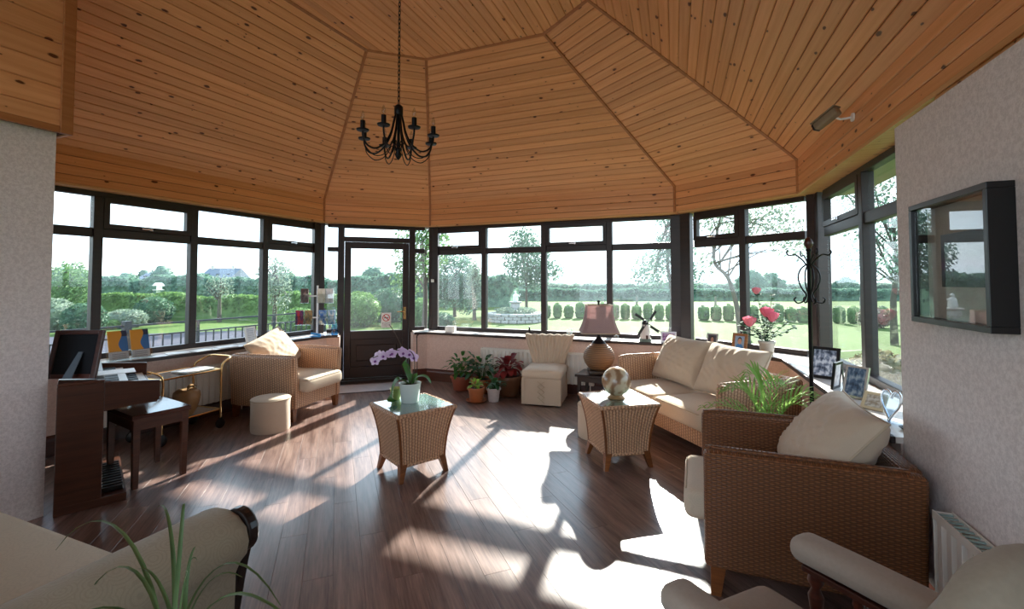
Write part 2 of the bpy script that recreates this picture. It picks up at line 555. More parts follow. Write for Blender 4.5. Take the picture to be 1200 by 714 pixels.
def wp(i, s, off, z):
    """a point on wall i (0..4): s along it from its left corner, off inward, z up"""
    (a, b), c = PLN[i]
    base = C0[0] if i == 0 else C0[i - 1]
    return Vector((base.x + b * s - a * off, base.y - a * s - b * off, z))
def wrz(i):
    (a, b), c = PLN[i]
    return math.atan2(-a, b)
def wM(i, s, off, z):
    """frame at a wall: x along it, y outward, z up"""
    return Matrix.Translation(wp(i, s, off, z)) @ Matrix.Rotation(wrz(i), 4, 'Z')

# ---------------------------------------------------------------- floor with planks
def clip(poly, axis, v, keep_less):
    out = []
    for i in range(len(poly)):
        a, b = poly[i], poly[(i + 1) % len(poly)]
        ia = (a[axis] <= v) if keep_less else (a[axis] >= v)
        ib = (b[axis] <= v) if keep_less else (b[axis] >= v)
        if ia: out.append(a)
        if ia != ib:
            t = (v - a[axis]) / (b[axis] - a[axis])
            out.append(tuple(a[k] + (b[k] - a[k]) * t for k in range(2)))
    return out
def inset_poly(poly, d):
    n = len(poly); out = []
    for i in range(n):
        p0, p1, p2 = Vector(poly[i - 1]), Vector(poly[i]), Vector(poly[(i + 1) % n])
        e1 = (p1 - p0); e2 = (p2 - p1)
        if e1.length < 1e-6 or e2.length < 1e-6: return None
        e1.normalize(); e2.normalize()
        n1 = Vector((-e1.y, e1.x)); n2 = Vector((-e2.y, e2.x))
        k = 1 + n1.dot(n2)
        if k < 0.05: return None
        m = (n1 + n2) / k
        out.append(tuple(p1 + m * d))
    return out
def area(poly):
    return 0.5 * sum(poly[i][0] * poly[(i + 1) % len(poly)][1] - poly[(i + 1) % len(poly)][0] * poly[i][1] for i in range(len(poly)))
def clean(poly):
    out = []
    for p in poly:
        if not out or (Vector(p) - Vector(out[-1])).length > 2e-3: out.append(p)
    while len(out) > 1 and (Vector(out[0]) - Vector(out[-1])).length < 2e-3: out.pop()
    return out
def board(name, poly, M, parent, mat, th=0.012, bev=0.003, gap=0.002):
    """a plank with chamfered edges: poly in the plane of M (x along the grain), front face towards +z of M"""
    poly = clean(poly)
    if len(poly) < 3: return None
    if area(poly) < 0: poly = poly[::-1]
    if abs(area(poly)) < 0.0015: return None
    a = inset_poly(poly, gap); b = inset_poly(poly, gap + bev) if a else None
    if not a or not b or area(b) <= 0: return None
    n = len(a)
    vs = [M @ Vector((x, y, 0)) for x, y in a] + [M @ Vector((x, y, th - bev)) for x, y in a] + [M @ Vector((x, y, th)) for x, y in b]
    uv2 = lambda q: [(x, y) for x, y in q]
    fs = [tuple(range(2 * n, 3 * n))]; uvs = [uv2(b)]
    for k, (A, B) in enumerate(((a, a), (a, b))):
        for i in range(n):
            j = (i + 1) % n
            fs.append((k * n + i, k * n + j, (k + 1) * n + j, (k + 1) * n + i)); uvs.append([A[i], A[j], B[j], B[i]])
    mb = MB(); mb.add(vs, fs, uvs)
    return mb.build(name, mat, parent)

cd = corners(OFFD)
floor_poly = [tuple(at_y(4, OFFD, YB)), tuple(cd[3]), tuple(cd[2]), tuple(cd[1]), tuple(cd[0]), tuple(at_y(0, OFFD, 1.5)), (-3.92, 1.5), (-3.92, YB)]
outer = corners(-0.3)
fo = [tuple(at_y(4, -0.3, YB)), tuple(outer[3]), tuple(outer[2]), tuple(outer[1]), tuple(outer[0]), tuple(at_y(0, -0.3, YB))]
mb = MB(); mb.prism(fo, -0.2, -0.012)
floor = mb.build('floor', floorgap)
tag(floor, 'dark brown wood floor of diagonal planks across the whole sunroom', 'floor', kind='structure')
ang = R(133)
FM = Matrix.Rotation(ang, 4, 'Z')
FI = FM.inverted()
PW = 0.145
# the niche and the bay are one hull for the planks; walls stand on top of them
hull = [tuple(at_y(4, 0.1, -0.3)), tuple(corners(0.1)[3]), tuple(corners(0.1)[2]), tuple(corners(0.1)[1]), tuple(corners(0.1)[0]), tuple(at_y(0, 0.1, 1.2)), tuple((-3.2, -0.3))]
hl = [tuple((FI @ Vector((x, y, 0)))[:2]) for x, y in hull]
if area(hl) < 0: hl = hl[::-1]
ys = [p[1] for p in hl]
k0 = math.floor(min(ys) / PW)
for k in range(k0, math.ceil(max(ys) / PW)):
    strip = clip(clip(hl, 1, k * PW, False), 1, (k + 1) * PW, True)
    if len(strip) < 3: continue
    x0 = min(p[0] for p in strip); x1 = max(p[0] for p in strip)
    L = 1.28; x = math.floor(x0 / L) * L + (k * 0.37 % 1) * L - L
    while x < x1:
        q = clip(clip(strip, 0, x, False), 0, x + L, True) if x + L > x0 else []
        if len(q) >= 3:
            board('floor_plank', q, FM @ Matrix.Translation((0, 0, -0.012)), floor, floorwood, 0.012, 0.0008, 0.0004)
        x += L
# plain floor behind the viewer
mb = MB(); mb.box(-3.92, 1.35, YB, -0.3, -0.012, 0.0)
mb.build('floor_area', floorwood, floor)

# ---------------------------------------------------------------- ceiling: boarded truncated pyramid
Pn = corners(INS)
def v3(p, z): return Vector((p.x, p.y, z))
cl0, cr0 = at_y(0, 0, YB), at_y(4, 0, YB)
pl0, pr0 = at_y(0, INS[0], YB), at_y(4, INS[4], YB)
B = [v3(cl0, ZF)] + [v3(c, ZF) for c in C0] + [v3(cr0, ZF)]
P = [v3(pl0, ZP)] + [v3(c, ZP) for c in Pn] + [v3(pr0, ZP)]
mb = MB()
for i in range(5):
    mb.add([B[i], B[i + 1], P[i + 1], P[i]], [(0, 1, 2, 3)])
    S = [Vector((B[i].x, B[i].y, ZS)), Vector((B[i + 1].x, B[i + 1].y, ZS))]
    mb.add([S[0], S[1], B[i + 1], B[i]], [(0, 1, 2, 3)])
mb.add(P, [tuple(range(6))])
ceiling = mb.build('ceiling', gap_dark)
tag(ceiling, 'knotty pine boarded ceiling rising in sloping facets to a flat top', 'ceiling', kind='structure')
BW = 0.094
def facet(pa, pb, pc, pd, w=BW, name='ceiling_board', inward=None, mat=None, th=0.012):
    """boards run along pa-pb, stacked towards pd"""
    x = (pb - pa).normalized(); up = (pd - pa); n = x.cross(up).normalized()
    if n.dot(inward - pa) < 0: n = -n
    y = n.cross(x)
    M = Matrix((( x.x, y.x, n.x, pa.x), (x.y, y.y, n.y, pa.y), (x.z, y.z, n.z, pa.z), (0, 0, 0, 1)))
    I = M.inverted()
    poly = [tuple((I @ q)[:2]) for q in (pa, pb, pc, pd)]
    if area(poly) < 0: poly = poly[::-1]
    ys = [p[1] for p in poly]; n_ = max(1, round((max(ys) - min(ys)) / w)); w = (max(ys) - min(ys)) / n_
    for k in range(n_):
        a = min(ys) + k * w
        q = clip(clip(poly, 1, a, False), 1, a + w, True)
        if len(q) >= 3: board(name, q, M, ceiling, mat or pine, th, 0.006, 0.0018)
centre = Vector((-2.1, 2.5, 1.5))
for i in range(5):
    facet(B[i], B[i + 1], P[i + 1], P[i], inward=centre)
    S0, S1 = Vector((B[i].x, B[i].y, ZS)), Vector((B[i + 1].x, B[i + 1].y, ZS))
    facet(S0, S1, B[i + 1], B[i], inward=centre, w=0.089, name='fascia_board')
# the flat top: boards run towards the far wall
xs = [p.x for p in P]
x = min(xs)
poly = [tuple((p.y, -p.x)) for p in P]
if area(poly) < 0: poly = poly[::-1]
MT = Matrix(((0, -1, 0, 0), (1, 0, 0, 0), (0, 0, -1, ZP), (0, 0, 0, 1)))
MT = Matrix(((0, 1, 0, 0), (1, 0, 0, 0), (0, 0, -1, ZP), (0, 0, 0, 1)))
poly = [tuple((p.y, p.x)) for p in P]
if area(poly) < 0: poly = poly[::-1]
while x < max(xs):
    q = clip(clip(poly, 1, x, False), 1, x + BW, True)
    if len(q) >= 3: board('ceiling_board', q, MT, ceiling, pine, 0.012, 0.006, 0.0018)
    x += BW
# cover strips on hips, round the flat top and down the fascia corners
def strip(a, b, w=0.03, d=0.016, name='cover_strip', mat=None, push=0.012):
    a, b = Vector(a), Vector(b); x = (b - a); L = x.length; x.normalize()
    z = (centre - (a + b) / 2); z = (z - x * z.dot(x)).normalized(); y = z.cross(x)
    M = Matrix(((x.x, y.x, z.x, a.x), (x.y, y.y, z.y, a.y), (x.z, y.z, z.z, a.z), (0, 0, 0, 1)))
    m = MB(); m.box(0, L, -w / 2, w / 2, 0, d + push, M)
    return m.build(name, mat or pine_trim, ceiling, bevel=0.004)
for i in range(1, 5): strip(B[i], P[i])
for i in range(5): strip(P[i], P[i + 1])
for i in range(1, 5): strip(Vector((B[i].x, B[i].y, ZS)), B[i])
# soffit boards from the fascia back over the window heads
cw = corners(-0.26)
ow = [at_y(0, -0.26, YB)] + cw + [at_y(4, -0.26, YB)]
for i in range(5):
    a, b = B[i], B[i + 1]
    m = MB(); m.prism([(a.x, a.y), (b.x, b.y), (ow[i + 1].x, ow[i + 1].y), (ow[i].x, ow[i].y)], ZS, ZS + 0.02)
    m.build('soffit_board', pine_soffit, ceiling)
    strip(Vector((a.x, a.y, ZS + 0.004)), Vector((b.x, b.y, ZS + 0.004)), 0.026, 0.006, 'fascia_edge', pine_soffit)
# roof above the boards and its eaves
ev = corners(-0.62)
eo = [at_y(0, -0.62, YB)] + ev + [at_y(4, -0.62, YB)]
mb = MB()
for i in range(5):
    a, b = ow[i], ow[i + 1]
    mb.add([v3(a, ZS + 0.05), v3(b, ZS + 0.05), v3(eo[i + 1], ZS + 0.02), v3(eo[i], ZS + 0.02)], [(0, 1, 2, 3)])
    mb.add([v3(eo[i], ZS + 0.02), v3(eo[i + 1], ZS + 0.02), v3(eo[i + 1], ZS + 0.2), v3(eo[i], ZS + 0.2)], [(0, 1, 2, 3)])
    mb.add([v3(eo[i], ZS + 0.2), v3(eo[i + 1], ZS + 0.2), P[i + 1] + Vector((0, 0, 0.3)), P[i] + Vector((0, 0, 0.3))], [(0, 1, 2, 3)])
mb.add([p + Vector((0, 0, 0.3)) for p in P], [tuple(range(6))])
roof = mb.build('roof', plain('eave_paint', 'A8A69E', 0.6))
tag(roof, 'pale painted eaves jutting out above the windows', 'roof', kind='structure')
# wall head over the windows (above the soffit, behind the fascia)
# ---------------------------------------------------------------- dado walls, sills, skirting
SIDE = ['left', 'back_left', 'back', 'back_right', 'right']
DNAME = ['dado wall of pinkish cream paper below the long left windows', 'two strips of dado wall either side of the dark door', 'dado wall behind the slipper chair and pot plants', 'dado wall behind the wicker sofa', 'dado wall under the window nearest the framed picture']
dd = [at_y(0, OFFD, 1.64)] + corners(OFFD) + [at_y(4, OFFD, 2.83)]
do = [at_y(0, -0.3, 1.64)] + corners(-0.3) + [at_y(4, -0.3, 2.83)]
def along(a, b, t): return a + (b - a) * t
walls = []
def wallblock(mb, a, b, bo, ao, z0, z1):
    mb.prism([(a.x, a.y), (b.x, b.y), (bo.x, bo.y), (ao.x, ao.y)], z0, z1)
DOOR0, DOOR1 = 0.245, 1.30     # the door recess along the back-left wall
for i in range(5):
    mb = MB()
    if i == 1:
        # only beside the door
        q0, q1 = wp(1, DOOR0, OFFD, 0).xy, wp(1, DOOR0, -0.3, 0).xy
        r0, r1 = wp(1, DOOR1, OFFD, 0).xy, wp(1, DOOR1, -0.3, 0).xy
        wallblock(mb, dd[1], q0, q1, do[1], 0, ZSILL - 0.03)
        wallblock(mb, r0, dd[2], do[2], r1, 0, ZSILL - 0.03)
    else:
        wallblock(mb, dd[i], dd[i + 1], do[i + 1], do[i], 0, ZSILL - 0.03)
    w = mb.build('wall_' + SIDE[i], dado_paint)
    tag(w, DNAME[i], 'wall', kind='structure')
    walls.append(w)
# sills: white top with a dark nosing
si = [at_y(0, OFFD + 0.05, 1.64)] + corners(OFFD + 0.05) + [at_y(4, OFFD + 0.05, 2.80)]
s2 = [at_y(0, OFFD + 0.03, 1.64)] + corners(OFFD + 0.03) + [at_y(4, OFFD + 0.03, 2.80)]
def sill(a, b, a2, b2, ao, bo, w):
    m = MB(); m.prism([(a2.x, a2.y), (b2.x, b2.y), (bo.x, bo.y), (ao.x, ao.y)], ZSILL - 0.03, ZSILL); m.build('sill', sill_white, w)
    m = MB(); m.prism([(a.x, a.y), (b.x, b.y), (b2.x, b2.y), (a2.x, a2.y)], ZSILL - 0.034, ZSILL + 0.001); m.build('sill_nosing', sill_edge, w, bevel=0.004)
for i in range(5):
    if i == 1:
        e = lambda s, o: wp(1, s, o, 0).xy
        sill(si[1], e(DOOR0 - 0.02, OFFD + 0.05), s2[1], e(DOOR0 - 0.02, OFFD + 0.03), do[1], e(DOOR0 - 0.02, -0.3), walls[1])
        sill(e(DOOR1 + 0.02, OFFD + 0.05), si[2], e(DOOR1 + 0.02, OFFD + 0.03), s2[2], e(DOOR1 + 0.02, -0.3), do[2], walls[1])
    else:
        sill(si[i], si[i + 1], s2[i], s2[i + 1], do[i], do[i + 1], walls[i])
# skirting boards
def skirting(name, a, b, n, label):
    d = (b - a); L = d.length; rz = math.atan2(d.y, d.x)
    m = MB(); m.prism([(0, 0), (0, 0.018), (0.13, 0.018), (0.15, 0.011), (0.165, 0.011), (0.18, 0.0)], 0, L, Matrix.Translation((a.x, a.y, 0)) @ Matrix.Rotation(rz, 4, 'Z') @ Matrix(((0, 0, 1, 0), (0, -1, 0, 0), (1, 0, 0, 0), (0, 0, 0, 1))))
    o = m.build(name, mahog)
    tag(o, label, 'skirting board', kind='structure')
skirting('baseboard_left', dd[0], dd[1], 0, 'dark mahogany skirting board below the long left windows')
e = lambda s: wp(1, s, OFFD, 0).xy
skirting('baseboard_back_left', e(DOOR1), dd[2], 0, 'short dark skirting board between the door and the pot plants')
skirting('baseboard_back', dd[2], dd[3], 0, 'dark mahogany skirting board behind the pot plants and chair')
skirting('baseboard_back_right', dd[3], dd[4], 0, 'dark skirting board behind the wicker sofa')
skirting('baseboard_right', dd[4], at_y(4, OFFD, 0.2), 0, 'dark skirting board along the right wall behind the near armchairs')

# right wall with the framed picture, left pillar wall with its boarded bulkhead
mb = MB()
a, b = at_y(4, OFFD, 2.80), at_y(4, OFFD, YB)
mb.prism([(a.x, a.y), (b.x, b.y), (b.x + 0.5, b.y), (a.x + 0.5, a.y)], 0, 2.272)
wr = mb.build('wall_near_right', wall_paper)
tag(wr, 'cream patterned papered wall carrying the black framed picture', 'wall', kind='structure')
mb = MB()
a, b = at_y(4, 0.0, 2.80), at_y(4, 0.0, YB)
mb.prism([(a.x, a.y), (b.x, b.y), (b.x + 0.3, b.y), (a.x + 0.3, a.y)], 2.272, ZS)
mb.build('wall_top_board', pine_soffit, wr)
mb = MB(); mb.box(-5.75, -3.92, YB, 1.64, 0, 2.497)
wl = mb.build('wall_near_left', wall_paper)
tag(wl, 'plain cream pillar wall at the left edge under a boarded bulkhead', 'wall', kind='structure')
bulk = thing('trim_bulkhead', 'pine boarded bulkhead box above the left pillar wall', 'bulkhead', kind='structure')
zb = 2.497
mb = MB(); mb.box(-5.6, -3.875, YB, 1.675, zb, 3.95); mb.build('bulkhead_core', gap_dark, bulk)
k = 0
while zb + k * 0.145 < 3.9:
    m = MB(); z0 = zb + k * 0.145
    Mx = Matrix(((0, 0, 1, -3.875), (1, 0, 0, 0), (0, 1, 0, 0), (0, 0, 0, 1)))
    board('bulkhead_board', [(YB, z0), (1.655, z0), (1.655, min(z0 + 0.145, 3.95)), (YB, min(z0 + 0.145, 3.95))], Mx, bulk, pine, 0.012, 0.005, 0.0012)
    k += 1
m = MB(); m.box(-3.878, -3.845, 1.63, 1.695, zb - 0.01, 3.95); m.build('corner_strip', pine_trim, bulk, bevel=0.004)
m = MB(); m.box(-3.878, -3.85, YB, 1.63, zb - 0.01, zb + 0.035); m.build('edge_strip', pine_trim, bulk, bevel=0.004)
m = MB(); m.box(-5.5, -3.878, 1.675, 1.69, zb - 0.01, 3.95); m.build('end_panel', pine, bulk)

# ---------------------------------------------------------------- windows
FD = 0.07   # frame depth
def post(name, poly, label):
    m = MB(); m.prism(poly, ZSILL - 0.03, ZS + 0.01)
    o = m.build(name, darkframe, bevel=0.005)
    tag(o, label, 'window post', kind='structure')
ci, co = corners(OFFW + 0.035), corners(OFFW - FD - 0.02)
def cpost(n, i, wl_, wr_, label):
    """corner post between wall i and wall i+1, reaching wl_ and wr_ along them"""
    la = (PLN[i][0][1], -PLN[i][0][0]); ra = (PLN[i + 1][0][1], -PLN[i + 1][0][0])
    p = ci[i]; q = co[i]
    post('trim_%d' % n, [(p.x - la[0] * wl_, p.y - la[1] * wl_), (p.x, p.y), (p.x + ra[0] * wr_, p.y + ra[1] * wr_), (q.x + ra[0] * wr_, q.y + ra[1] * wr_), (q.x, q.y), (q.x - la[0] * wl_, q.y - la[1] * wl_)], label)
cpost(1, 0, 0.10, 0.07, 'dark corner post between the long left windows and the door')
cpost(2, 1, 0.05, 0.11, 'dark corner post between the door sidelight and the back windows')
cpost(3, 2, 0.12, 0.15, 'broad dark corner post right of the toy windmill')
cpost(4, 3, 0.08, 0.10, 'dark corner post behind the coat stand')

def window(n, i, s0, s1, mull, opening, label, z0=ZSILL, z1=ZS):
    root = thing('window_%d' % n, label, 'window', kind='structure')
    def bar(name, sa, sb, za, zb, d0=0.0, d1=FD, mat=None, bv=0.006):
        m = MB(); m.box(sa, sb, d0, d1, za, zb, wM(i, 0, OFFW, 0)); return m.build(name, mat or darkframe, root, bevel=bv)
    bar('bottom_rail', s0, s1, z0, z0 + 0.055, -0.005)
    bar('head_rail', s0, s1, z1 - 0.05, z1, -0.005)
    edges = [s0] + list(mull) + [s1]
    hw = 0.04
    for s in mull: bar('mullion', s - hw, s + hw, z0 + 0.05, z1 - 0.045, -0.012, FD + 0.004)
    for k in range(len(edges) - 1):
        a = edges[k] + (hw if k else 0.0); b = edges[k + 1] - (hw if k < len(edges) - 2 else 0.0)
        bar('transom', a, b, ZTR - 0.04, ZTR + 0.05)
        m = MB(); m.box(a - 0.005, b + 0.005, 0.03, 0.036, z0 + 0.05, ZTR - 0.035, wM(i, 0, OFFW, 0)); m.build('pane', pane_glass, root)
        m = MB()
        if opening[k]:
            f = 0.05
            M_ = wM(i, 0, OFFW, 0)
            m2 = MB()
            m2.box(a, b, -0.014, 0.05, ZTR + 0.05, ZTR + 0.05 + f, M_); m2.box(a, b, -0.014, 0.05, z1 - 0.05 - f, z1 - 0.05, M_)
            m2.box(a, a + f, -0.014, 0.05, ZTR + 0.05 + f, z1 - 0.05 - f, M_); m2.box(b - f, b, -0.014, 0.05, ZTR + 0.05 + f, z1 - 0.05 - f, M_)
            sash = m2.build('sash', darkframe, root)
            c = (a + b) / 2
            h = MB(); h.box(c - 0.015, c + 0.015, -0.03, -0.014, ZTR + 0.062, ZTR + 0.09, M_); h.box(c - 0.09, c + 0.012, -0.04, -0.028, ZTR + 0.068, ZTR + 0.084, M_)
            h.build('handle', chrome, sash, bevel=0.003)
        m.box(a, b, 0.03, 0.036, ZTR + 0.05, z1 - 0.05, wM(i, 0, OFFW, 0)); m.build('pane', pane_glass, root)
    return root
window(1, 0, -3.72, 0.06, [-2.611, -1.714, -0.809], [0, 1, 0, 1], 'long four-bay dark framed window along the left side')
window(2, 2, -0.02, 3.72, [0.868, 1.848, 2.817], [1, 0, 1, 0], 'four-bay dark framed window across the back behind the lamp')
window(3, 3, 0.14, 1.47, [0.79], [1, 0], 'two-bay dark framed window behind the pot of roses')
window(4, 4, 0.10, 2.60, [1.061, 1.95], [1, 0, 0], 'dark framed window beside the papered right wall')

# door with toplight and two sidelights
door = thing('door_1', 'dark wooden half-glazed garden door with a no smoking sign', 'door', kind='structure')
def dbar(name, sa, sb, za, zb, d0=0.0, d1=FD, mat=None, par=None, bv=0.005):
    m = MB(); m.box(sa, sb, d0, d1, za, zb, wM(1, 0, OFFW, 0)); return m.build(name, mat or darkframe, par or door, bevel=bv)
dbar('jamb', 0.19, 0.285, 0, ZS, -0.02); dbar('jamb', 1.27, 1.365, 0, ZS, -0.02)
dbar('head_rail', 0.285, 1.27, 2.36, ZS, -0.01); dbar('transom', 0.285, 1.27, 2.15, 2.225, -0.015)
dbar('threshold', 0.285, 1.27, 0, 0.025, -0.03)
leafm = dbar('stile', 0.29, 0.385, 0.03, 2.145, 0.01); dbar('stile', 1.17, 1.265, 0.03, 2.145, 0.01)
dbar('top_rail', 0.385, 1.17, 2.045, 2.145, 0.01); dbar('lock_rail', 0.385, 1.17, 0.62, 0.755, 0.01); dbar('bottom_rail', 0.385, 1.17, 0.03, 0.20, 0.01)
dbar('door_panel', 0.385, 1.17, 0.20, 0.62, 0.03, 0.055); dbar('raised_panel', 0.47, 1.085, 0.285, 0.535, 0.015, 0.04, bv=0.012)
def dpane(sa, sb, za, zb): dbar('pane', sa, sb, za, zb, 0.035, 0.041, pane_glass, bv=0)
dpane(0.38, 1.175, 0.75, 2.05); dpane(0.285, 1.27, 2.225, 2.36)
m = MB(); M_ = wM(1, 1.205, OFFW, 1.02)
m.box(-0.02, 0.02, 0.0, 0.012, -0.1, 0.1, M_); h = m.build('handle_plate', brass, door, bevel=0.003)
m = MB(); m.tube([M_ @ Vector(q) for q in ((0, 0, 0.03), (0, -0.05, 0.03), (-0.03, -0.055, 0.03), (-0.12, -0.055, 0.025))], 0.009); m.build('lever', brass, door, smooth=60)
for (sa, sb) in ((0.04, 0.19), (1.365, 1.52)):
    dbar('sidelight_rail', sa, sb, ZSILL, ZSILL + 0.05); dbar('sidelight_rail', sa, sb, ZTR - 0.01, ZTR + 0.06); dbar('sidelight_rail', sa, sb, ZS - 0.05, ZS)
    dpane(sa, sb, ZSILL + 0.05, ZTR - 0.01); dpane(sa, sb, ZTR + 0.06, ZS - 0.05)
# ---------------------------------------------------------------- wicker seating
def cushion_mb(w, h, t, wr=0.012, seed=1, nu=44, nv=36, corner=0.0):
    """a stuffed pillow lying in the x-z plane, thickness along y, piped edge"""
    r = random.Random(seed)
    ph = [(r.uniform(6, 20), r.uniform(0, 6.3), r.uniform(-0.5, 1.4), r.uniform(0.3, 1)) for _ in range(6)]
    m = MB()
    def prof(u, v):
        a = max(0.0, 1 - abs(2 * u - 1) ** 2.6); b = max(0.0, 1 - abs(2 * v - 1) ** 2.6)
        return (a * b) ** 0.42
    def surf(sgn):
        def f(u, v):
            p = prof(u, v)
            x = (u - 0.5) * w * (1 - 0.06 * math.sin(PI * v)); z = (v - 0.5) * h * (1 - 0.06 * math.sin(PI * u))
            wv = 0.0
            for k, q, d, a_ in ph:
                s_ = math.sin(k * (u * math.cos(d) + v * math.sin(d) + 0.08 * math.sin(7 * v + q)) * 1.6 + q)
                wv += a_ * (1 - 2 * abs(s_) ** 0.7)
            return Vector((x, sgn * (p * t / 2) + wr * wv / 5 * p * sgn, z))
        return f
    m.grid(surf(-1), nu, nv)
    m.grid(surf(1), nu, nv, flip=True)
    return m
def piping_mb(w, h, r=0.006, inset=0.0):
    pts = []
    n = 10
    def pt(u, v): return Vector(((u - 0.5) * w * (1 - 0.06 * math.sin(PI * v)), 0, (v - 0.5) * h * (1 - 0.06 * math.sin(PI * u))))
    for k in range(n): pts.append(pt(k / n, 0))
    for k in range(n): pts.append(pt(1, k / n))
    for k in range(n): pts.append(pt(1 - k / n, 1))
    for k in range(n + 1): pts.append(pt(0, 1 - k / n))
    m = MB(); m.tube(pts, r, 6); return m
piping_fab = fabric_mat('piping_fabric', 'B9A78F', 0.06)
def back_cushion(name, label, w, h, t, M, seed, group=None, mat=None, wr=0.026):
    root = thing(name, label, 'cushion', group=group)
    root.matrix_world = M
    cushion_mb(w, h, t, wr, seed).build('cover', mat or cream, root, smooth=60)
    piping_mb(w, h).build('piping', piping_fab, root, smooth=60)
    return root

def leg_mb(x, y, z1=0.15, w0=0.028, w1=0.045, splay=(0, 0)):
    m = MB()
    a = [Vector((x + splay[0] + sx * w0, y + splay[1] + sy * w0, 0)) for sx, sy in ((-1, -1), (1, -1), (1, 1), (-1, 1))]
    b = [Vector((x + sx * w1, y + sy * w1, z1)) for sx, sy in ((-1, -1), (1, -1), (1, 1), (-1, 1))]
    m.rings([a, b]); return m

def wicker_seat(name, label, cat, W, D, H, n_seat, mat, group=None, back_h=None):
    """front faces -y; tub of woven arms and back on a woven base"""
    root = thing(name, label, cat, group=group)
    z0 = 0.13; th = 0.085; bh = back_h or H
    hw = W / 2
    flare = 0.035
    def arm(sg):
        cz = (z0 + H) / 2; hh = (H - z0)
        def fn(q):
            k = (q.z + hh / 2) / hh
            y = q.y + (0.0 if q.y > 0 else 0.0)
            return (q.x + sg * flare * (k ** 1.6), y, q.z)
        m = MB(); m.rbox(th, D, hh, 0.03, 3, T(sg * (hw - th / 2 - flare), 0, cz), fn, seg=(1, 8, 8)); return m
    for sg in (-1, 1):
        a = arm(sg).build('arm', mat, root, smooth=60)
        m = MB()
        xo = sg * (hw - th / 2)
        m.tube([(xo - sg * 0.02, -D / 2 + 0.01, H - 0.004), (xo - sg * 0.005, -D / 2 + 0.1, H + 0.004), (xo, 0, H + 0.004), (xo, D / 2 - 0.06, H + 0.003)], 0.013, 6)
        m.build('arm_braid', mat, a, smooth=60)
    hb = bh - z0
    def bfn(q):
        k = (q.z + hb / 2) / hb
        return (q.x * (1 + 0.03 * k), q.y + 0.05 * k ** 1.5, q.z)
    m = MB(); m.rbox(W - 2 * th - 2 * flare + 0.04, th, hb, 0.03, 3, T(0, D / 2 - th / 2 - 0.035, (z0 + bh) / 2), bfn, seg=(8, 1, 8)); m.build('backrest', mat, root, smooth=60)
    m = MB(); m.rbox(W - 2 * th - 2 * flare + 0.05, 0.05, 0.20, 0.015, 2, T(0, -D / 2 + 0.045, z0 + 0.1)); m.build('front_panel', mat, root, smooth=60)
    m = MB(); m.box(-hw + th, hw - th, -D / 2 + 0.06, D / 2 - 0.1, z0 + 0.1, z0 + 0.17); m.build('seat_deck', legwood, root)
    iw = W - 2 * th - 2 * flare
    sw = iw / n_seat
    for k in range(n_seat):
        def sfn(q, sw=sw):
            b = 0.018 * max(0, 1 - (q.x / (sw / 2)) ** 2) * max(0, 1 - (q.y / 0.36) ** 2)
            return (q.x, q.y, q.z + (b if q.z > 0 else 0))
        m = MB(); m.rbox(sw - 0.008, 0.76, 0.15, 0.045, 4, T(-iw / 2 + sw * (k + 0.5), -D / 2 + 0.33 - 0.045, z0 + 0.17 + 0.075), sfn, seg=(8, 8, 2))
        s = m.build('seat_cushion', cream_seat, root, smooth=60)
        m = MB()
        zt = z0 + 0.17 + 0.15 - 0.012; xc = -iw / 2 + sw * (k + 0.5); yf = -D / 2 - 0.084
        m.tube([(xc - sw / 2 + 0.06, yf, zt), (xc + sw / 2 - 0.06, yf, zt)], 0.005, 6)
        m.build('piping', piping_fab, s, smooth=60)
    for sx in (-1, 1):
        for sy in (-1, 1):
            leg_mb(sx * (hw - 0.075), sy * (D / 2 - 0.06), 0.15, 0.022, 0.034, (0, sy * 0.012)).build('leg', legwood, root, smooth=40)
    return root

AW, AD, AH = 0.80, 0.86, 0.70
chairA = wicker_seat('wicker_armchair', 'honey wicker armchair beside the door with a cream seat', 'armchair', 0.87, AD, AH, 1, wicker, 'wicker armchairs')
chairA.location = (-4.48, 4.04, 0); chairA.rotation_euler = (0, 0, R(97))
back_cushion('cushion', 'big cream cushion lying diagonally in the wicker armchair beside the door', 0.66, 0.48, 0.20, Matrix.Translation((-4.68, 4.02, 0.69)) @ Matrix.Rotation(R(97), 4, 'Z') @ Matrix.Rotation(R(-34), 4, 'X') @ Matrix.Rotation(R(-17), 4, 'Y'), 3, 'loose back cushions', wr=0.010)
chairB = wicker_seat('wicker_armchair', 'brown wicker armchair in the near right corner by the papered wall', 'armchair', AW, AD, AH, 1, wicker_d, 'wicker armchairs')
chairB.location = (0.455, 2.785, 0); chairB.rotation_euler = (0, 0, R(-90))
back_cushion('cushion', 'plump cream boxed cushion propped in the near wicker armchair', 0.66, 0.52, 0.28, Matrix.Translation((0.61, 2.78, 0.685)) @ Matrix.Rotation(R(-90), 4, 'Z') @ Matrix.Rotation(R(-38), 4, 'X'), 5, 'loose back cushions')
SL, SD = 1.60, 0.83
sofa_ang = R(-51)
sd_ = Vector((math.cos(sofa_ang), math.sin(sofa_ang), 0)); sb_ = Vector((-sd_.y, sd_.x, 0))
sofa_c = Vector((-0.82, 5.15, 0)) + sd_ * (SL / 2) + sb_ * (SD / 2)
sofa = wicker_seat('wicker_sofa', 'two-seat wicker sofa with cream cushions under the windowsill photographs', 'sofa', SL, SD, 0.70, 2, wicker, back_h=0.70)
sofa.location = sofa_c; sofa.rotation_euler = (0, 0, sofa_ang)
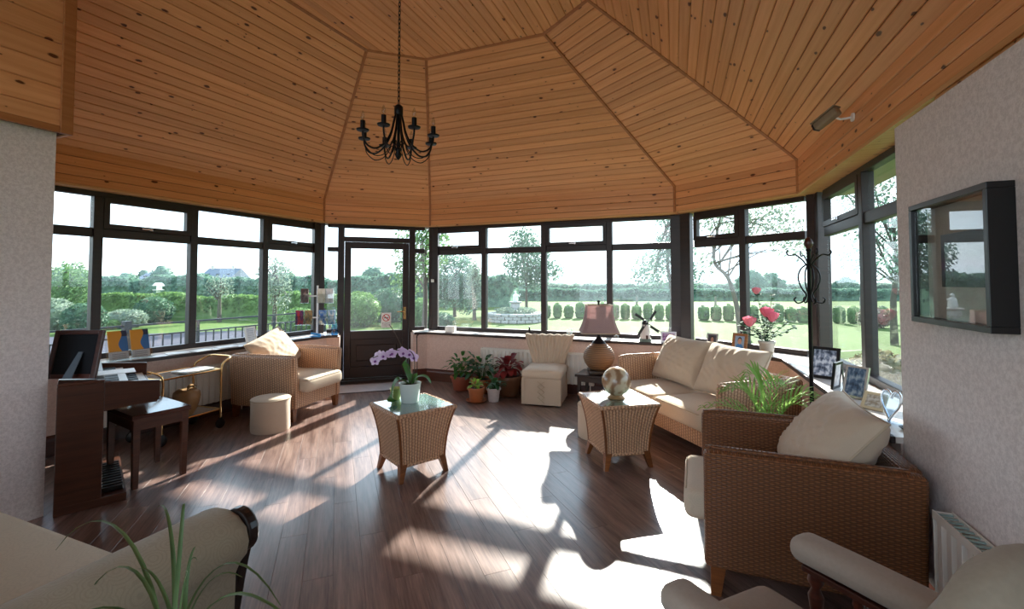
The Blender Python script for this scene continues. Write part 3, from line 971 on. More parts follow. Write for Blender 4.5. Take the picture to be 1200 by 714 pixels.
for k, (dx, lab) in enumerate(((-0.36, 'rumpled cream back cushion on the sofa, next to its far arm'), (0.33, 'rumpled cream back cushion on the sofa, behind the palm'))):
    c = sofa_c + sd_ * dx + sb_ * 0.09
    back_cushion('cushion', lab, 0.70, 0.50, 0.24, Matrix.Translation((c.x, c.y, 0.695)) @ Matrix.Rotation(sofa_ang, 4, 'Z') @ Matrix.Rotation(R(-28), 4, 'X'), 11 + k, 'loose back cushions')

# ---------------------------------------------------------------- wicker tables with glass tops
table_glass = NT('table_glass'); table_glass.set('5E7A74', 0.03, spec=1.0, coat=1.0); table_glass = table_glass.m
def wicker_table(label, loc, rz):
    root = thing('wicker_table', label, 'table', loc, rz, 'square wicker tables')
    hw = 0.245
    def half(z):
        t = (z - 0.11) / 0.40
        return 0.185 + 0.012 * t + 0.052 * t ** 2.2
    for s in range(4):
        m = MB()
        def f(u, v, s=s):
            z = 0.11 + 0.40 * v; h = half(z)
            p = Vector(((2 * u - 1) * h, -h - 0.005 * abs(math.sin(u * 17 * PI)), z)); return Matrix.Rotation(s * PI / 2, 4, 'Z') @ p
        m.grid(f, 102, 10, uvfn=lambda u, v: (u * 17 * 0.03, 0.4 * v))
        m.build('woven_panel', wicker, root, smooth=60)
    m = MB()
    for z, k in ((0.51, 0.017), (0.115, 0.012)):
        h = half(z)
        pts = [(-h, -h, z), (0, -h, z), (h, -h, z), (h, 0, z), (h, h, z), (0, h, z), (-h, h, z), (-h, 0, z), (-h, -h, z), (-h * 0.99, -h, z)]
        mm = MB(); mm.tube(pts, k, 8); mm.build('braided_rim', wicker, root, smooth=60)
    for s in range(4):
        m = MB(); a = s * PI / 2 + PI / 4
        pts = [(half(z) * 1.414 * math.cos(a), half(z) * 1.414 * math.sin(a), z) for z in [0.11 + 0.04 * k for k in range(11)]]
        m.tube(pts, 0.012, 6); m.build('corner_cane', legwood, root, smooth=60)
    for sx in (-1, 1):
        for sy in (-1, 1):
            leg_mb(sx * 0.165, sy * 0.165, 0.13, 0.016, 0.028, (sx * 0.03, sy * 0.03)).build('leg', legwood, root)
    m = MB(); m.box(-0.235, 0.235, -0.235, 0.235, 0.500, 0.512); m.build('deck', wicker, root)
    m = MB(); m.box(-0.238, 0.238, -0.238, 0.238, 0.513, 0.524); m.build('glass_top', table_glass, root, bevel=0.002)
    return root
T1 = (-2.14, 3.156, 0); T2 = (-0.63, 3.97, 0)
wicker_table('square wicker table with glass top holding the orchid', T1, R(-29))
wicker_table('square wicker table with glass top holding the marbled globe', T2, R(-56))

# ---------------------------------------------------------------- poufs
def pouf(label, loc, r=0.185, h=0.33):
    root = thing('pouf', label, 'pouf', loc, 0, 'round cream poufs')
    m = MB(); m.lathe([(r * 0.97, 0.0), (r, 0.02), (r, h - 0.03), (r * 0.985, h - 0.012)], 36); m.build('side', cream, root, smooth=50)
    m = MB(); m.lathe([(r * 0.985, h - 0.012), (r * 0.95, h), (r * 0.6, h + 0.012), (0.001, h + 0.016)], 36, cap=False); m.build('top', cream_seat, root, smooth=60)
    m = MB(); m.tube([(r * math.cos(a), r * math.sin(a), h - 0.012) for a in [2 * PI * k / 36 for k in range(37)]], 0.006, 6); m.build('piping', piping_fab, root, smooth=60)
    return root
pouf('round cream pouf on the floor before the armchair by the door', (-4.06, 3.45, 0))
pouf('round cream pouf half hidden behind the globe table', (-0.93, 4.50, 0), 0.17, 0.32)

# ---------------------------------------------------------------- slipper chair
def slipper_chair():
    root = thing('slipper_chair', 'small cream slipper chair with a fan back and floor-length skirt', 'chair', (-1.80, 5.60, 0), R(7))
    w0, w1, d = 0.235, 0.225, 0.27
    m = MB()
    m.rings([[Vector((sx * w0 * k, sy * d * k, z)) for sx, sy in ((-1, -1), (1, -1), (1, 1), (-1, 1))] for k, z in ((1.03, 0.015), (1.0, 0.2), (0.97, 0.34))])
    sk = m.build('skirt', cream, root)
    for sx in (-1, 1):
        for sy in (-1, 1):
            m = MB(); m.box(-0.018, 0.018, -0.004, 0.004, 0.015, 0.33, T(sx * (w0 - 0.012), sy * (d + 0.006), 0)); m.build('pleat', cream, sk)
            m = MB(); m.box(-0.004, 0.004, -0.018, 0.018, 0.015, 0.33, T(sx * (w0 + 0.006), sy * (d - 0.012), 0)); m.build('pleat', cream, sk)
    # embroidered lozenges on the front of the skirt
    for k in range(4):
        m = MB(); c = 0.07 + k * 0.065
        for a in (0, 1):
            m.box(-0.055, 0.055, -d - 0.012, -d - 0.004, -0.004, 0.004, T(0, 0, c) @ Matrix.Rotation(R(38 if a else -38), 4, 'Y'))
        m.build('lozenge_stitching', piping_fab, sk)
    def fn(q): return (q.x, q.y, q.z + (0.03 * max(0, 1 - (q.x / 0.24) ** 2) * max(0, 1 - (q.y / 0.28) ** 2) if q.z > 0 else 0))
    m = MB(); m.rbox(2 * w0 + 0.03, 2 * d + 0.02, 0.11, 0.04, 3, T(0, 0, 0.375), fn, seg=(8, 8, 1)); m.build('seat', cream_seat, root, smooth=60)
    # fan back, ruched: widening upwards
    n = 44
    def front(u, v):
        hw = 0.20 + 0.135 * v
        x = (2 * u - 1) * hw
        fold = 0.007 * math.sin(u * PI * 26) * (0.25 + 0.75 * v)
        return Vector((x, d - 0.035 + 0.07 * v - 0.05 * (1 - (2 * u - 1) ** 2) * 0.2 + fold - 0.0, 0.40 + 0.39 * v + 0.006 * math.sin(u * 40)))
    def back(u, v):
        p = front(u, v); return Vector((p.x * 0.98, p.y + 0.07, p.z))
    m = MB(); m.grid(front, 104, 6); m.grid(back, 104, 6, flip=True)
    m.grid(lambda u, v: front(u, 1) * (1 - v) + back(u, 1) * v + Vector((0, 0, 0.02 * math.sin(PI * v))), 104, 4)
    for uu in (0, 1):
        m.grid(lambda u, v: front(uu, u) * (1 - v) + back(uu, u) * v, 6, 3, flip=(uu == 1))
    m.build('backrest', cream, root, smooth=70)
    for sx in (-1, 1):
        for sy in (-1, 1):
            leg_mb(sx * 0.2, sy * 0.23, 0.05, 0.015, 0.02).build('leg', blackwood, root)
    return root
slipper_chair()

# ---------------------------------------------------------------- lamp and its table
def lamp_table():
    root = thing('side_table', 'low black side table under the round lamp', 'table', (-1.10, 5.58, 0), R(-4))
    m = MB(); m.box(-0.25, 0.25, -0.20, 0.20, 0.375, 0.405); m.build('tabletop', blackwood, root, bevel=0.006)
    m = MB(); m.box(-0.22, 0.22, -0.175, -0.155, 0.315, 0.375); m.box(-0.22, 0.22, 0.155, 0.175, 0.315, 0.375); m.box(-0.22, -0.2, -0.155, 0.155, 0.315, 0.375); m.box(0.2, 0.22, -0.155, 0.155, 0.315, 0.375); m.build('apron', blackwood, root)
    for sx in (-1, 1):
        for sy in (-1, 1):
            leg_mb(sx * 0.205, sy * 0.16, 0.376, 0.014, 0.02).build('leg', blackwood, root)
lamp_table()
def table_lamp():
    root = thing('table_lamp', 'table lamp with round ribbed brown base and pinkish flared shade', 'lamp', (-1.10, 5.56, 0.405), R(20))
    m = MB(); m.rbox(0.26, 0.26, 0.05, 0.01, 2, T(0, 0, 0.025)); m.build('plinth', blackwood, root, smooth=40)
    t = NT('lamp_rope_base'); tc = t.coord('Object', (1, 1, 1)); sp = t.n('SeparateXYZ'); t.l(tc, sp.inputs[0])
    w = t.math('SINE', t.math('MULTIPLY', sp.outputs[2], 300.0))
    t.set(t.mix(t.math('ADD', t.math('MULTIPLY', w, 0.4), 0.5), lin('5A3E2A'), lin('94704C')), 0.55); t.bump(w, 0.5, 0.004)
    m = MB(); m.lathe([(0.10, 0.05), (0.13, 0.075), (0.17, 0.13), (0.19, 0.19), (0.182, 0.25), (0.15, 0.31), (0.10, 0.35), (0.07, 0.37)], 36); m.build('body', t.m, root, smooth=60)
    m = MB(); m.lathe([(0.085, 0.365), (0.075, 0.385), (0.045, 0.41), (0.022, 0.44), (0.022, 0.50), (0.012, 0.505), (0.012, 0.86), (0.02, 0.865), (0.012, 0.885), (0.003, 0.89)], 16); m.build('neck', iron, root, smooth=50)
    # shade: square, flared, cut corners
    t = NT('lamp_shade_linen'); nz = t.noise(t.coord('Object', (1, 1, 6)), 60, 2)
    c = t.mix(nz, lin('AE9496'), lin('CBB4B0')); t.set(c, 0.85, spec=0.1)
    tr = t.n('BsdfTranslucent'); t.l(c, tr.inputs[0]); ms = t.n('MixShader'); ms.inputs[0].default_value = 0.45
    t.l(t.bsdf.outputs[0], ms.inputs[1]); t.l(tr.outputs[0], ms.inputs[2]); t.l(ms.outputs[0], t.out.inputs[0])
    shade_m = t.m
    def ring(h, c, z): return [Vector((x, y, z)) for x, y in ((-h + c, -h), (h - c, -h), (h, -h + c), (h, h - c), (h - c, h), (-h + c, h), (-h, h - c), (-h, -h + c))]
    lv = []
    for k in range(9):
        v = k / 8; h = 0.225 - 0.075 * (1 - (1 - v) ** 2.2); lv.append((h, 0.035 * h / 0.2, 0.50 + 0.33 * v))
    m = MB(); m.rings([ring(*q) for q in lv], cap0=False, cap1=False); sh = m.build('shade', shade_m, root, smooth=30)
    so = sh.modifiers.new('solid', 'SOLIDIFY'); so.thickness = 0.004
    for q in (lv[0], lv[-1]):
        m = MB(); pts = ring(*q); m.tube(pts + [pts[0]], 0.005, 6); m.build('shade_trim', piping_fab, sh)
    m = MB()
    for a in range(4): m.tube([(0, 0, 0.815), (0.15 * math.cos(a * PI / 2), 0.15 * math.sin(a * PI / 2), 0.825)], 0.003, 5)
    m.build('shade_spider', iron, root)
table_lamp()

# ---------------------------------------------------------------- organ, bench, picture back
og = thing('organ', 'dark brown home organ with its end panel towards the viewer', 'organ', (-3.80, 1.70, 0), R(-25))
# local: x from 0 (near end panel) to -1.02 (far end), y from 0 (back) to + (player side)
def obx(name, *b, mat=organ_wood, par=og, bv=0.004):
    m = MB(); m.box(*b); return m.build(name, mat, par, bevel=bv)
obx('end_panel', -0.035, 0, -0.06, 0.17, 0.0, 0.83); obx('end_panel', -1.02, -0.985, -0.06, 0.17, 0.0, 0.83)
obx('back_panel', -0.985, -0.035, -0.05, -0.03, 0.1, 0.83); obx('top', -1.02, 0, -0.06, 0.17, 0.83, 0.845)
obx('front_panel', -0.985, -0.035, 0.12, 0.135, 0.25, 0.62); obx('base', -1.02, 0.004, -0.06, 0.30, 0.0, 0.055)
# key desk cheeks
for x in (-0.035, -1.02):
    m = MB(); m.prism([(0.17, 0.63), (0.47, 0.66), (0.47, 0.80), (0.17, 0.83)], x, x + 0.035, Matrix(((0, 0, 1, 0), (1, 0, 0, 0), (0, 1, 0, 0), (0, 0, 0, 1)))); m.build('key_cheek', organ_wood, og, bevel=0.004)
obx('key_bed', -0.985, -0.035, 0.17, 0.46, 0.64, 0.70)
ivory = plain('ivory_keys', 'D9D6CC', 0.3, var=0.03)
for (y0, z0, nm) in ((0.30, 0.705, 'lower_manual'), (0.17, 0.765, 'upper_manual')):
    m = MB(); 
    for k in range(31):
        x = -0.96 + k * 0.0292; m.box(x + 0.0008, x + 0.0284, y0, y0 + 0.135, z0, z0 + 0.018)
    man = m.build(nm, ivory, og); man['kind'] = 'stuff'
    m = MB()
    for k in range(31):
        if k % 7 in (0, 1, 3, 4, 5): x = -0.96 + (k + 1) * 0.0292; m.box(x - 0.006, x + 0.006, y0, y0 + 0.085, z0 + 0.018, z0 + 0.03)
    b = m.build('black_keys', blackpl, man); b['kind'] = 'stuff'
for k in range(11):
    m = MB(); x = -0.10 - k * 0.058; m.box(x - 0.016, x + 0.016, 0.10, 0.285, 0.056, 0.085, T(0, 0, 0)); m.build('pedal', blackpl, og, bevel=0.004)
obx('sheet_music', -0.30, -0.10, 0.12, 0.34, 0.86, 0.863, mat=white)
og_M = Matrix.Translation((-3.80, 1.70, 0)) @ Matrix.Rotation(R(-25), 4, 'Z')
pf = thing('picture_frame', 'wood framed picture seen from behind, propped on the organ', 'picture frame')
pf.matrix_world = og_M @ T(-0.16, 0.0, 0.850, R(-12), 0, R(50))
def pbx(name, b, mat, par=pf, bv=0.003):
    m = MB(); m.box(*b); return m.build(name, mat, par, bevel=bv)
pbx('frame_side', (-0.16, -0.13, -0.012, 0.012, 0, 0.33), mahog); pbx('frame_side', (0.13, 0.16, -0.012, 0.012, 0, 0.33), mahog)
pbx('frame_rail', (-0.13, 0.13, -0.012, 0.012, 0, 0.03), mahog); pbx('frame_rail', (-0.13, 0.13, -0.012, 0.012, 0.30, 0.33), mahog)
pbx('backing', (-0.13, 0.13, -0.004, 0.004, 0.03, 0.30), plain('black_velvet', '0D1016', 0.95))
m = MB(); m.prism([(-0.03, 0.0), (0.03, 0.0), (0.015, 0.19), (-0.015, 0.19)], 0, 0.004, T(0.04, -0.075, 0.0, R(70), 0, 0)); m.build('strut', plain('grey_card', '56616A', 0.6), pf)

def bench():
    root = thing('organ_bench', 'dark wooden organ bench with a glossy top', 'bench', (-4.02, 2.29, 0), R(-10))
    m = MB(); m.box(-0.27, 0.27, -0.19, 0.19, 0.50, 0.535); m.build('seat', wood_mat('glossy_bench_top', '4A2519', '2E140E', 0.12, 2, 24), root, bevel=0.005)
    m = MB(); m.box(-0.255, 0.255, -0.175, -0.155, 0.42, 0.50); m.box(-0.255, 0.255, 0.155, 0.175, 0.42, 0.50); m.box(-0.255, -0.235, -0.155, 0.155, 0.42, 0.50); m.box(0.235, 0.255, -0.155, 0.155, 0.42, 0.50); m.build('apron', organ_wood, root)
    for sx in (-1, 1):
        for sy in (-1, 1):
            leg_mb(sx * 0.235, sy * 0.155, 0.50, 0.017, 0.022).build('leg', organ_wood, root)
bench()

# ---------------------------------------------------------------- brass tea trolley
def trolley():
    root = thing('tea_trolley', 'brass framed two-tier tea trolley in front of the left radiator', 'trolley', (-4.77, 2.99, 0), R(3))
    L, Wd = 0.29, 0.20     # half length (y), half width (x)
    for sy in (-1, 1):
        pts = crv([(Wd, sy * L, 0.10), (Wd, sy * L, 0.40), (Wd, sy * L, 0.60), (Wd - 0.02, sy * (L + 0.04), 0.665), (Wd - 0.05, sy * (L + 0.14), 0.71), (0, sy * (L + 0.16), 0.715), (-Wd + 0.05, sy * (L + 0.14), 0.71), (-Wd + 0.02, sy * (L + 0.04), 0.665), (-Wd, sy * L, 0.60), (-Wd, sy * L, 0.40), (-Wd, sy * L, 0.10)], 6)
        m = MB(); m.tube(pts, 0.010, 8); m.build('end_hoop', brass, root, smooth=60)
    smoke = NT('smoked_glass'); smoke.set('9A948C', 0.06, spec=0.8); smoke = smoke.m
    for z in (0.60, 0.19):
        m = MB(); m.box(-Wd, Wd, -L, L, z, z + 0.006); t = m.build('tray', smoke, root)
        pts = [(-Wd, -L, z), (Wd, -L, z), (Wd, L, z), (-Wd, L, z), (-Wd, -L, z)]
        m = MB(); 
        for a, b in zip(pts, pts[1:]): m.tube([(a[0], a[1], z + 0.006), (b[0], b[1], z + 0.006)], 0.009, 6)
        m.build('tray_rim', brass, t, smooth=60)
    for sx in (-1, 1):
        for sy in (-1, 1):
            w = MB(); w.lathe([(0.042, -0.011), (0.05, -0.006), (0.05, 0.006), (0.042, 0.011)], 16, T(sx * Wd, sy * L, 0.05, 0, R(90), 0)); w.build('wheel', blackpl, root, smooth=40)
            w = MB(); w.box(-0.014, 0.014, -0.012, 0.012, 0.055, 0.11, T(sx * Wd, sy * L, 0)); w.build('castor_fork', blackpl, root)
trolley()
m = MB(); m.box(-0.11, 0.11, -0.15, 0.15, 0, 0.012); o = m.build('booklet', white, loc=(-4.73, 3.10, 0.6162), rot=(0, 0, R(6)), bevel=0.002); tag(o, 'white booklet lying on the top tray of the tea trolley', 'booklet')
ap = thing('apple_ornament', 'large carved golden brown apple ornament on the lower trolley tray', 'ornament', (-4.70, 3.02, 0.197))
gold = plain('old_gold', '94724A', 0.5, metal=0.0, var=0.3, scale=14)
m = MB(); m.lathe([(0.03, 0.01), (0.06, 0.0), (0.085, 0.05), (0.108, 0.12), (0.118, 0.18), (0.11, 0.225), (0.08, 0.25), (0.04, 0.248), (0.015, 0.23)], 24); m.build('body', gold, ap, smooth=60)
m = MB(); m.tube([(0, 0, 0.225), (0.008, 0.005, 0.26), (0.02, 0.01, 0.285)], [0.008, 0.006, 0.008], 6); m.build('stalk', gold, ap, smooth=60)
m = MB(); m.leaf(crv([(0.01, 0, 0.255), (0.0, 0.05, 0.28), (0.0, 0.10, 0.265)], 3), lambda t: 0.025 * math.sin(PI * min(1, t + 0.05)) + 0.002, 0.3); lf = m.build('leaf', gold, ap, smooth=60); so = lf.modifiers.new('solid', 'SOLIDIFY'); so.thickness = 0.006

# ---------------------------------------------------------------- radiators
def radiator(label, L, H, M, group='white panel radiators'):
    root = thing('radiator', label, 'radiator', group=group)
    root.matrix_world = M     # x along the wall, y towards the room (negative), z up
    n = max(4, round(L / 0.066))
    poly = []
    for k in range(n):
        a = k * L / n; p = L / n
        poly += [(a, 0.0), (a + p * 0.28, 0.0), (a + p * 0.42, -0.014), (a + p * 0.86, -0.014)]
    poly += [(L, 0.0), (L, 0.012), (0, 0.012)]
    m = MB(); m.prism(poly, 0.0, H - 0.02, T(0, -0.05, 0)); m.build('front_panel', white_metal, root)
    m = MB(); m.box(0, L, -0.012, 0.0, 0, H - 0.02); m.build('rear_panel', white_metal, root)
    for x0 in (0, L - 0.006):
        m = MB(); m.box(x0, x0 + 0.006, -0.066, 0.0, 0.0, H - 0.004); m.build('side_cover', white_metal, root)
    m = MB(); m.box(0, L, -0.068, -0.062, H - 0.03, H); m.box(0, L, -0.006, 0.0, H - 0.03, H); m.build('top_rail', white_metal, root)
    g = n * 2
    grille = plain('grille_grey', '8FA5A2', 0.4)
    m = MB()
    for k in range(g): m.box(k * L / g + 0.006, (k + 0.55) * L / g, -0.062, -0.006, H - 0.012, H - 0.007)
    b = m.build('top_grille', grille, root)
    for x in (0.05, L - 0.05):
        m = MB(); m.tube([(x, -0.03, 0.0), (x, -0.03, -0.17)], 0.008, 8); m.build('pipe', white_metal, root, smooth=60)
def wallM(i, s, z, off=OFFD): return wM(i, s, off + 0.012, z)
radiator('white radiator behind the tea trolley below the left windows', 1.55, 0.42, wallM(0, -2.85, 0.16))
radiator('white radiator behind the slipper chair below the back windows', 1.65, 0.42, wallM(2, 1.02, 0.14))
a = at_y(4, OFFD + 0.012, 2.36)
radiator('white radiator on the papered wall behind the near armchairs', 1.0, 0.46, Matrix.Translation((a.x, a.y, 0.13)) @ Matrix.Rotation(wrz(4), 4, 'Z'))
# ---------------------------------------------------------------- spindle-arm chair, bottom right
def spindle_chair():
    root = thing('spindle_armchair', 'taupe upholstered armchair with turned spindles under padded arms, nearest right', 'armchair', (0.33, 1.40, 0), R(-133))
    # local: front -y, arms at x = +-0.28, arm fronts y = -0.27, back at y = 0.24
    for sx in (-1, 1):
        def fn(q): return (q.x, q.y, q.z + 0.012 * math.cos(q.y * 4))
        m = MB(); m.rbox(0.115, 0.58, 0.085, 0.042, 4, T(sx * 0.28, -0.01, 0.622), fn, seg=(1, 8, 1)); a = m.build('arm_pad', taupe, root, smooth=60)
        m = MB(); m.box(sx * 0.28 - 0.035, sx * 0.28 + 0.035, -0.26, 0.27, 0.565, 0.585); m.build('arm_rail', mahog, root, bevel=0.004)
        for k, y in enumerate((-0.235, -0.11, 0.0, 0.11)):
            r0 = 0.022 if k == 0 else 0.015
            prof = [(r0, 0.30), (r0 * 1.1, 0.32), (r0 * 0.55, 0.35), (r0 * 1.15, 0.38), (r0 * 0.6, 0.41), (r0 * 0.9, 0.46), (r0 * 1.05, 0.49), (r0 * 0.55, 0.515), (r0 * 1.1, 0.535), (r0 * 0.8, 0.566)]
            m = MB(); m.lathe(prof, 12, c=(sx * 0.28, y)); m.build('spindle', mahog, root, smooth=60)
        m = MB(); m.lathe([(0.016, 0.0), (0.024, 0.06), (0.018, 0.1), (0.028, 0.14), (0.028, 0.26)], 12, c=(sx * 0.27, -0.25)); m.build('leg', mahog, root, smooth=60)
        leg_mb(sx * 0.25, 0.24, 0.26, 0.02, 0.024, (0, 0.05)).build('leg', mahog, root)
        m = MB(); m.box(sx * 0.28 - 0.025, sx * 0.28 + 0.025, -0.28, 0.27, 0.24, 0.30); m.build('side_rail', mahog, root, bevel=0.004)
    m = MB(); m.box(-0.255, 0.255, -0.285, -0.255, 0.22, 0.30); m.build('front_rail', mahog, root, bevel=0.004)
    def sfn(q): return (q.x, q.y, q.z + (0.03 * max(0, 1 - (q.x / 0.25) ** 2) * max(0, 1 - (q.y / 0.32) ** 2) if q.z > 0 else 0))
    m = MB(); m.rbox(0.49, 0.62, 0.16, 0.05, 4, T(0, -0.09, 0.385), sfn, seg=(8, 8, 2)); m.build('seat_cushion', taupe, root, smooth=60)
    # deep-folded fan back
    def bf(u, v, off=0.0):
        a = u * 2 - 1
        hw = 0.31 + 0.05 * math.sin(PI * min(1, v * 0.9))
        x = a * hw * (1 - 0.35 * max(0, v - 0.72) / 0.28)
        z = 0.40 + 0.55 * v - 0.10 * (abs(a) ** 2.5) * v
        fold = 0.024 * math.sin(a * 14) * math.sin(PI * min(1, v * 1.1))
        return Vector((x, 0.16 + 0.10 * v + off - 0.035 * (1 - a * a) * math.sin(PI * v) + fold, z))
    m = MB(); m.grid(lambda u, v: bf(u, v), 40, 16); m.grid(lambda u, v: bf(u, v, 0.10), 40, 16, flip=True)
    m.grid(lambda u, v: bf(u, 1) * (1 - v) + bf(u, 1, 0.10) * v + Vector((0, 0, 0.035 * math.sin(PI * v))), 40, 5)
    for uu in (0, 1):
        m.grid(lambda u, v: bf(uu, u) * (1 - v) + bf(uu, u, 0.10) * v + Vector(((1 if uu else -1) * 0.025 * math.sin(PI * v), 0, 0)), 16, 5, flip=(uu == 1))
    m.build('backrest', fabric_mat('olive_grey_velour', 'A09786', 0.14, scale=80), root, smooth=80)
spindle_chair()

# ---------------------------------------------------------------- scroll-arm settee, bottom left
def settee():
    root = thing('settee', 'cream damask settee with a rolled arm and dark wooden scroll, nearest left', 'settee', (0, 0, 0), R(0))
    ax = -1.715; y0, y1 = 0.05, 1.25
    # rolled arm: section in x-z swept along y
    sec = [(-0.13, 0.36), (-0.135, 0.5), (-0.135, 0.555), (-0.11, 0.595), (-0.06, 0.615), (0.01, 0.62), (0.07, 0.605), (0.115, 0.57), (0.13, 0.52), (0.12, 0.47), (0.085, 0.43), (0.06, 0.38), (0.055, 0.22)]
    def ring(y, k=1.0): return [Vector((ax + x * k, y, 0.5 + (z - 0.5) * k)) for x, z in reversed(sec)]
    m = MB(); m.rings([ring(y0 + (y1 - y0) * k / 12) for k in range(13)] + [ring(y1 + 0.015, 0.96)]); m.build('rolled_arm', greyfab, root, smooth=70)
    # scroll facing in dark wood
    pts = []
    for k in range(15):
        a = R(200 - k * 22); pts.append((ax + 0.0 + 0.142 * math.cos(a), 0.545 + 0.128 * math.sin(a)))
    poly = [(ax - 0.03, 0.0), (ax + 0.02, 0.0), (ax + 0.055, 0.08), (ax + 0.03, 0.2), (ax + 0.055, 0.33), (ax + 0.075, 0.42)]
    outer = [(ax + 0.045 + 0.082 * math.cos(R(d)), 0.535 + 0.085 * math.sin(R(d))) for d in range(-60, 215, 15)]
    poly = poly + outer + [(ax - 0.03, 0.42), (ax - 0.03, 0.25), (ax - 0.04, 0.1)]
    m = MB(); m.prism(poly, -y1 - 0.06, -y1 - 0.018, Matrix(((1, 0, 0, 0), (0, 0, -1, 0), (0, 1, 0, 0), (0, 0, 0, 1)))); m.build('scroll_front', blackwood, root, bevel=0.008)
    m = MB(); m.rbox(1.50, 1.02, 0.17, 0.045, 3, T(-2.60, 0.60, 0.375), None, seg=(6, 6, 1)); m.build('seat_cushion', fabric_mat('pale_settee_cloth', 'C9C2AE', 0.08, pattern=0.3), root, smooth=60)
    m = MB(); m.box(-3.34, -1.79, 0.08, 1.09, 0.14, 0.29); m.build('seat_frame', greyfab, root, bevel=0.01)
    m = MB(); m.rbox(1.66, 0.16, 0.62, 0.06, 3, T(-2.58, 0.06, 0.62)); m.build('backrest', greyfab, root, smooth=60)
    m = MB(); m.rbox(0.2, 1.15, 0.36, 0.08, 3, T(-3.42, 0.62, 0.46)); m.build('padded_arm', greyfab, root, smooth=60)
    for x, y in ((-3.36, 1.05), (-3.36, 0.1), (-1.72, 0.1)):
        leg_mb(x, y, 0.15, 0.02, 0.03).build('leg', blackwood, root)
settee()

# ---------------------------------------------------------------- spider plant in front, on a stand
def spider_plant():
    st = thing('plant_stand', 'round plant stand below the long bladed leaves at the bottom edge', 'plant stand', (-1.26, 0.80, 0))
    m = MB(); m.lathe([(0.15, 0.26), (0.155, 0.27), (0.15, 0.285)], 24); m.build('top', mahog, st, smooth=40)
    for k in range(3):
        a = 2 * PI * k / 3; m = MB(); m.tube([(0.10 * math.cos(a), 0.10 * math.sin(a), 0.262), (0.15 * math.cos(a), 0.15 * math.sin(a), 0.0)], 0.013, 8); m.build('leg', mahog, st, smooth=60)
    root = thing('spider_plant', 'spider plant with long arching blades along the bottom edge', 'plant', (-1.26, 0.80, 0.285))
    m = MB(); m.lathe([(0.075, 0.0), (0.09, 0.08), (0.11, 0.19), (0.118, 0.2), (0.118, 0.215), (0.105, 0.215), (0.10, 0.19), (0.0, 0.185)], 24, cap=False); m.build('pot', terracotta, root, smooth=50)
    gl = leaf_mat('leaf_spider', '48613A', '7D9460', 0.3)
    r = random.Random(4)
    spec = [((-0.62, 0.10, 0.10), 0.42), ((-0.38, 0.02, 0.02), 0.34), ((-0.06, 0.06, 0.40), 0.46), ((-0.02, 0.06, 0.30), 0.30), ((0.02, 0.03, 0.29), 0.33), ((0.12, 0.06, 0.26), 0.30), ((0.26, 0.02, 0.26), 0.42), ((0.46, -0.02, 0.14), 0.40), ((0.40, 0.02, 0.05), 0.28), ((-0.28, 0.16, 0.30), 0.40), ((0.20, 0.10, 0.16), 0.28), ((-0.16, 0.02, 0.22), 0.26), ((0.3, -0.15, 0.10), 0.3), ((-0.2, -0.2, 0.1), 0.3), ((0.05, -0.28, 0.1), 0.3)]
    for (tx, ty, tz), hgt in spec:
        p0 = (r.uniform(-0.02, 0.02), r.uniform(-0.02, 0.02), 0.19)
        tx *= 1.3; pts = bez(p0, (tx * 0.15, ty * 0.2, 0.19 + hgt * 0.72), (tx * 0.55, ty * 0.6, 0.19 + hgt * 1.0), (tx, ty, 0.19 + tz), 12)
        m = MB(); m.leaf(pts, lambda t: 0.0062 * (1 - t) ** 0.6 * min(1, 0.5 + 3 * t) + 0.0008, 0.5); m.build('blade', gl, root, smooth=70)
spider_plant()

# ---------------------------------------------------------------- palm between sofa and near armchair
def palm():
    root = thing('potted_palm', 'bright green potted palm between the sofa and the near armchair', 'plant', (0.44, 3.47, 0))
    m = MB(); m.lathe([(0.10, 0.0), (0.12, 0.02), (0.15, 0.24), (0.162, 0.26), (0.162, 0.29), (0.145, 0.29), (0.14, 0.26), (0.0, 0.25)], 24, cap=False); m.build('pot', terracotta, root, smooth=50)
    pl = leaf_mat('leaf_palm', '78A84C', 'AECF78', 0.5)
    r = random.Random(21)
    tips = [(-0.38, 0.02, 0.62), (-0.26, -0.02, 0.76), (-0.12, 0.03, 0.86), (0.04, 0.05, 0.82), (0.30, 0.02, 0.74), (0.22, -0.12, 0.70), (-0.02, -0.14, 0.68), (-0.20, 0.14, 0.74), (0.14, 0.2, 0.78)]
    for tx, ty, tz in tips:
        arc = bez((0, 0, 0.25), (tx * 0.1, ty * 0.1, 0.25 + (tz - 0.2) * 0.7), (tx * 0.45, ty * 0.45, tz + 0.12), (tx, ty, tz), 14)
        m = MB(); m.tube(arc, [0.006 * (1 - 0.7 * i / 14) for i in range(15)], 5); fr = m.build('frond', pl, root, smooth=60)
        m = MB()
        for i in range(4, 15):
            p = Vector(arc[i]); d = (Vector(arc[min(i + 1, 14)]) - Vector(arc[i - 1])).normalized()
            side = d.cross(Vector((0, 0, 1))).normalized()
            L = 0.20 * (1 - 0.55 * abs(i - 8) / 8)
            for sg in (-1, 1):
                q = p + d * (L * 0.55) + side * (sg * L * 0.62) + Vector((0, 0, 0.015 + r.uniform(-0.015, 0.015)))
                mid = (p + q) / 2 + Vector((0, 0, 0.02))
                m.leaf([p, p * 0.5 + mid * 0.5, mid, mid * 0.4 + q * 0.6, q], lambda t: 0.0062 * math.sin(PI * min(1, 0.12 + 0.85 * t)) + 0.0005, 0.3)
        lf = m.build('leaflets', pl, fr, smooth=70); lf['kind'] = 'stuff'
palm()

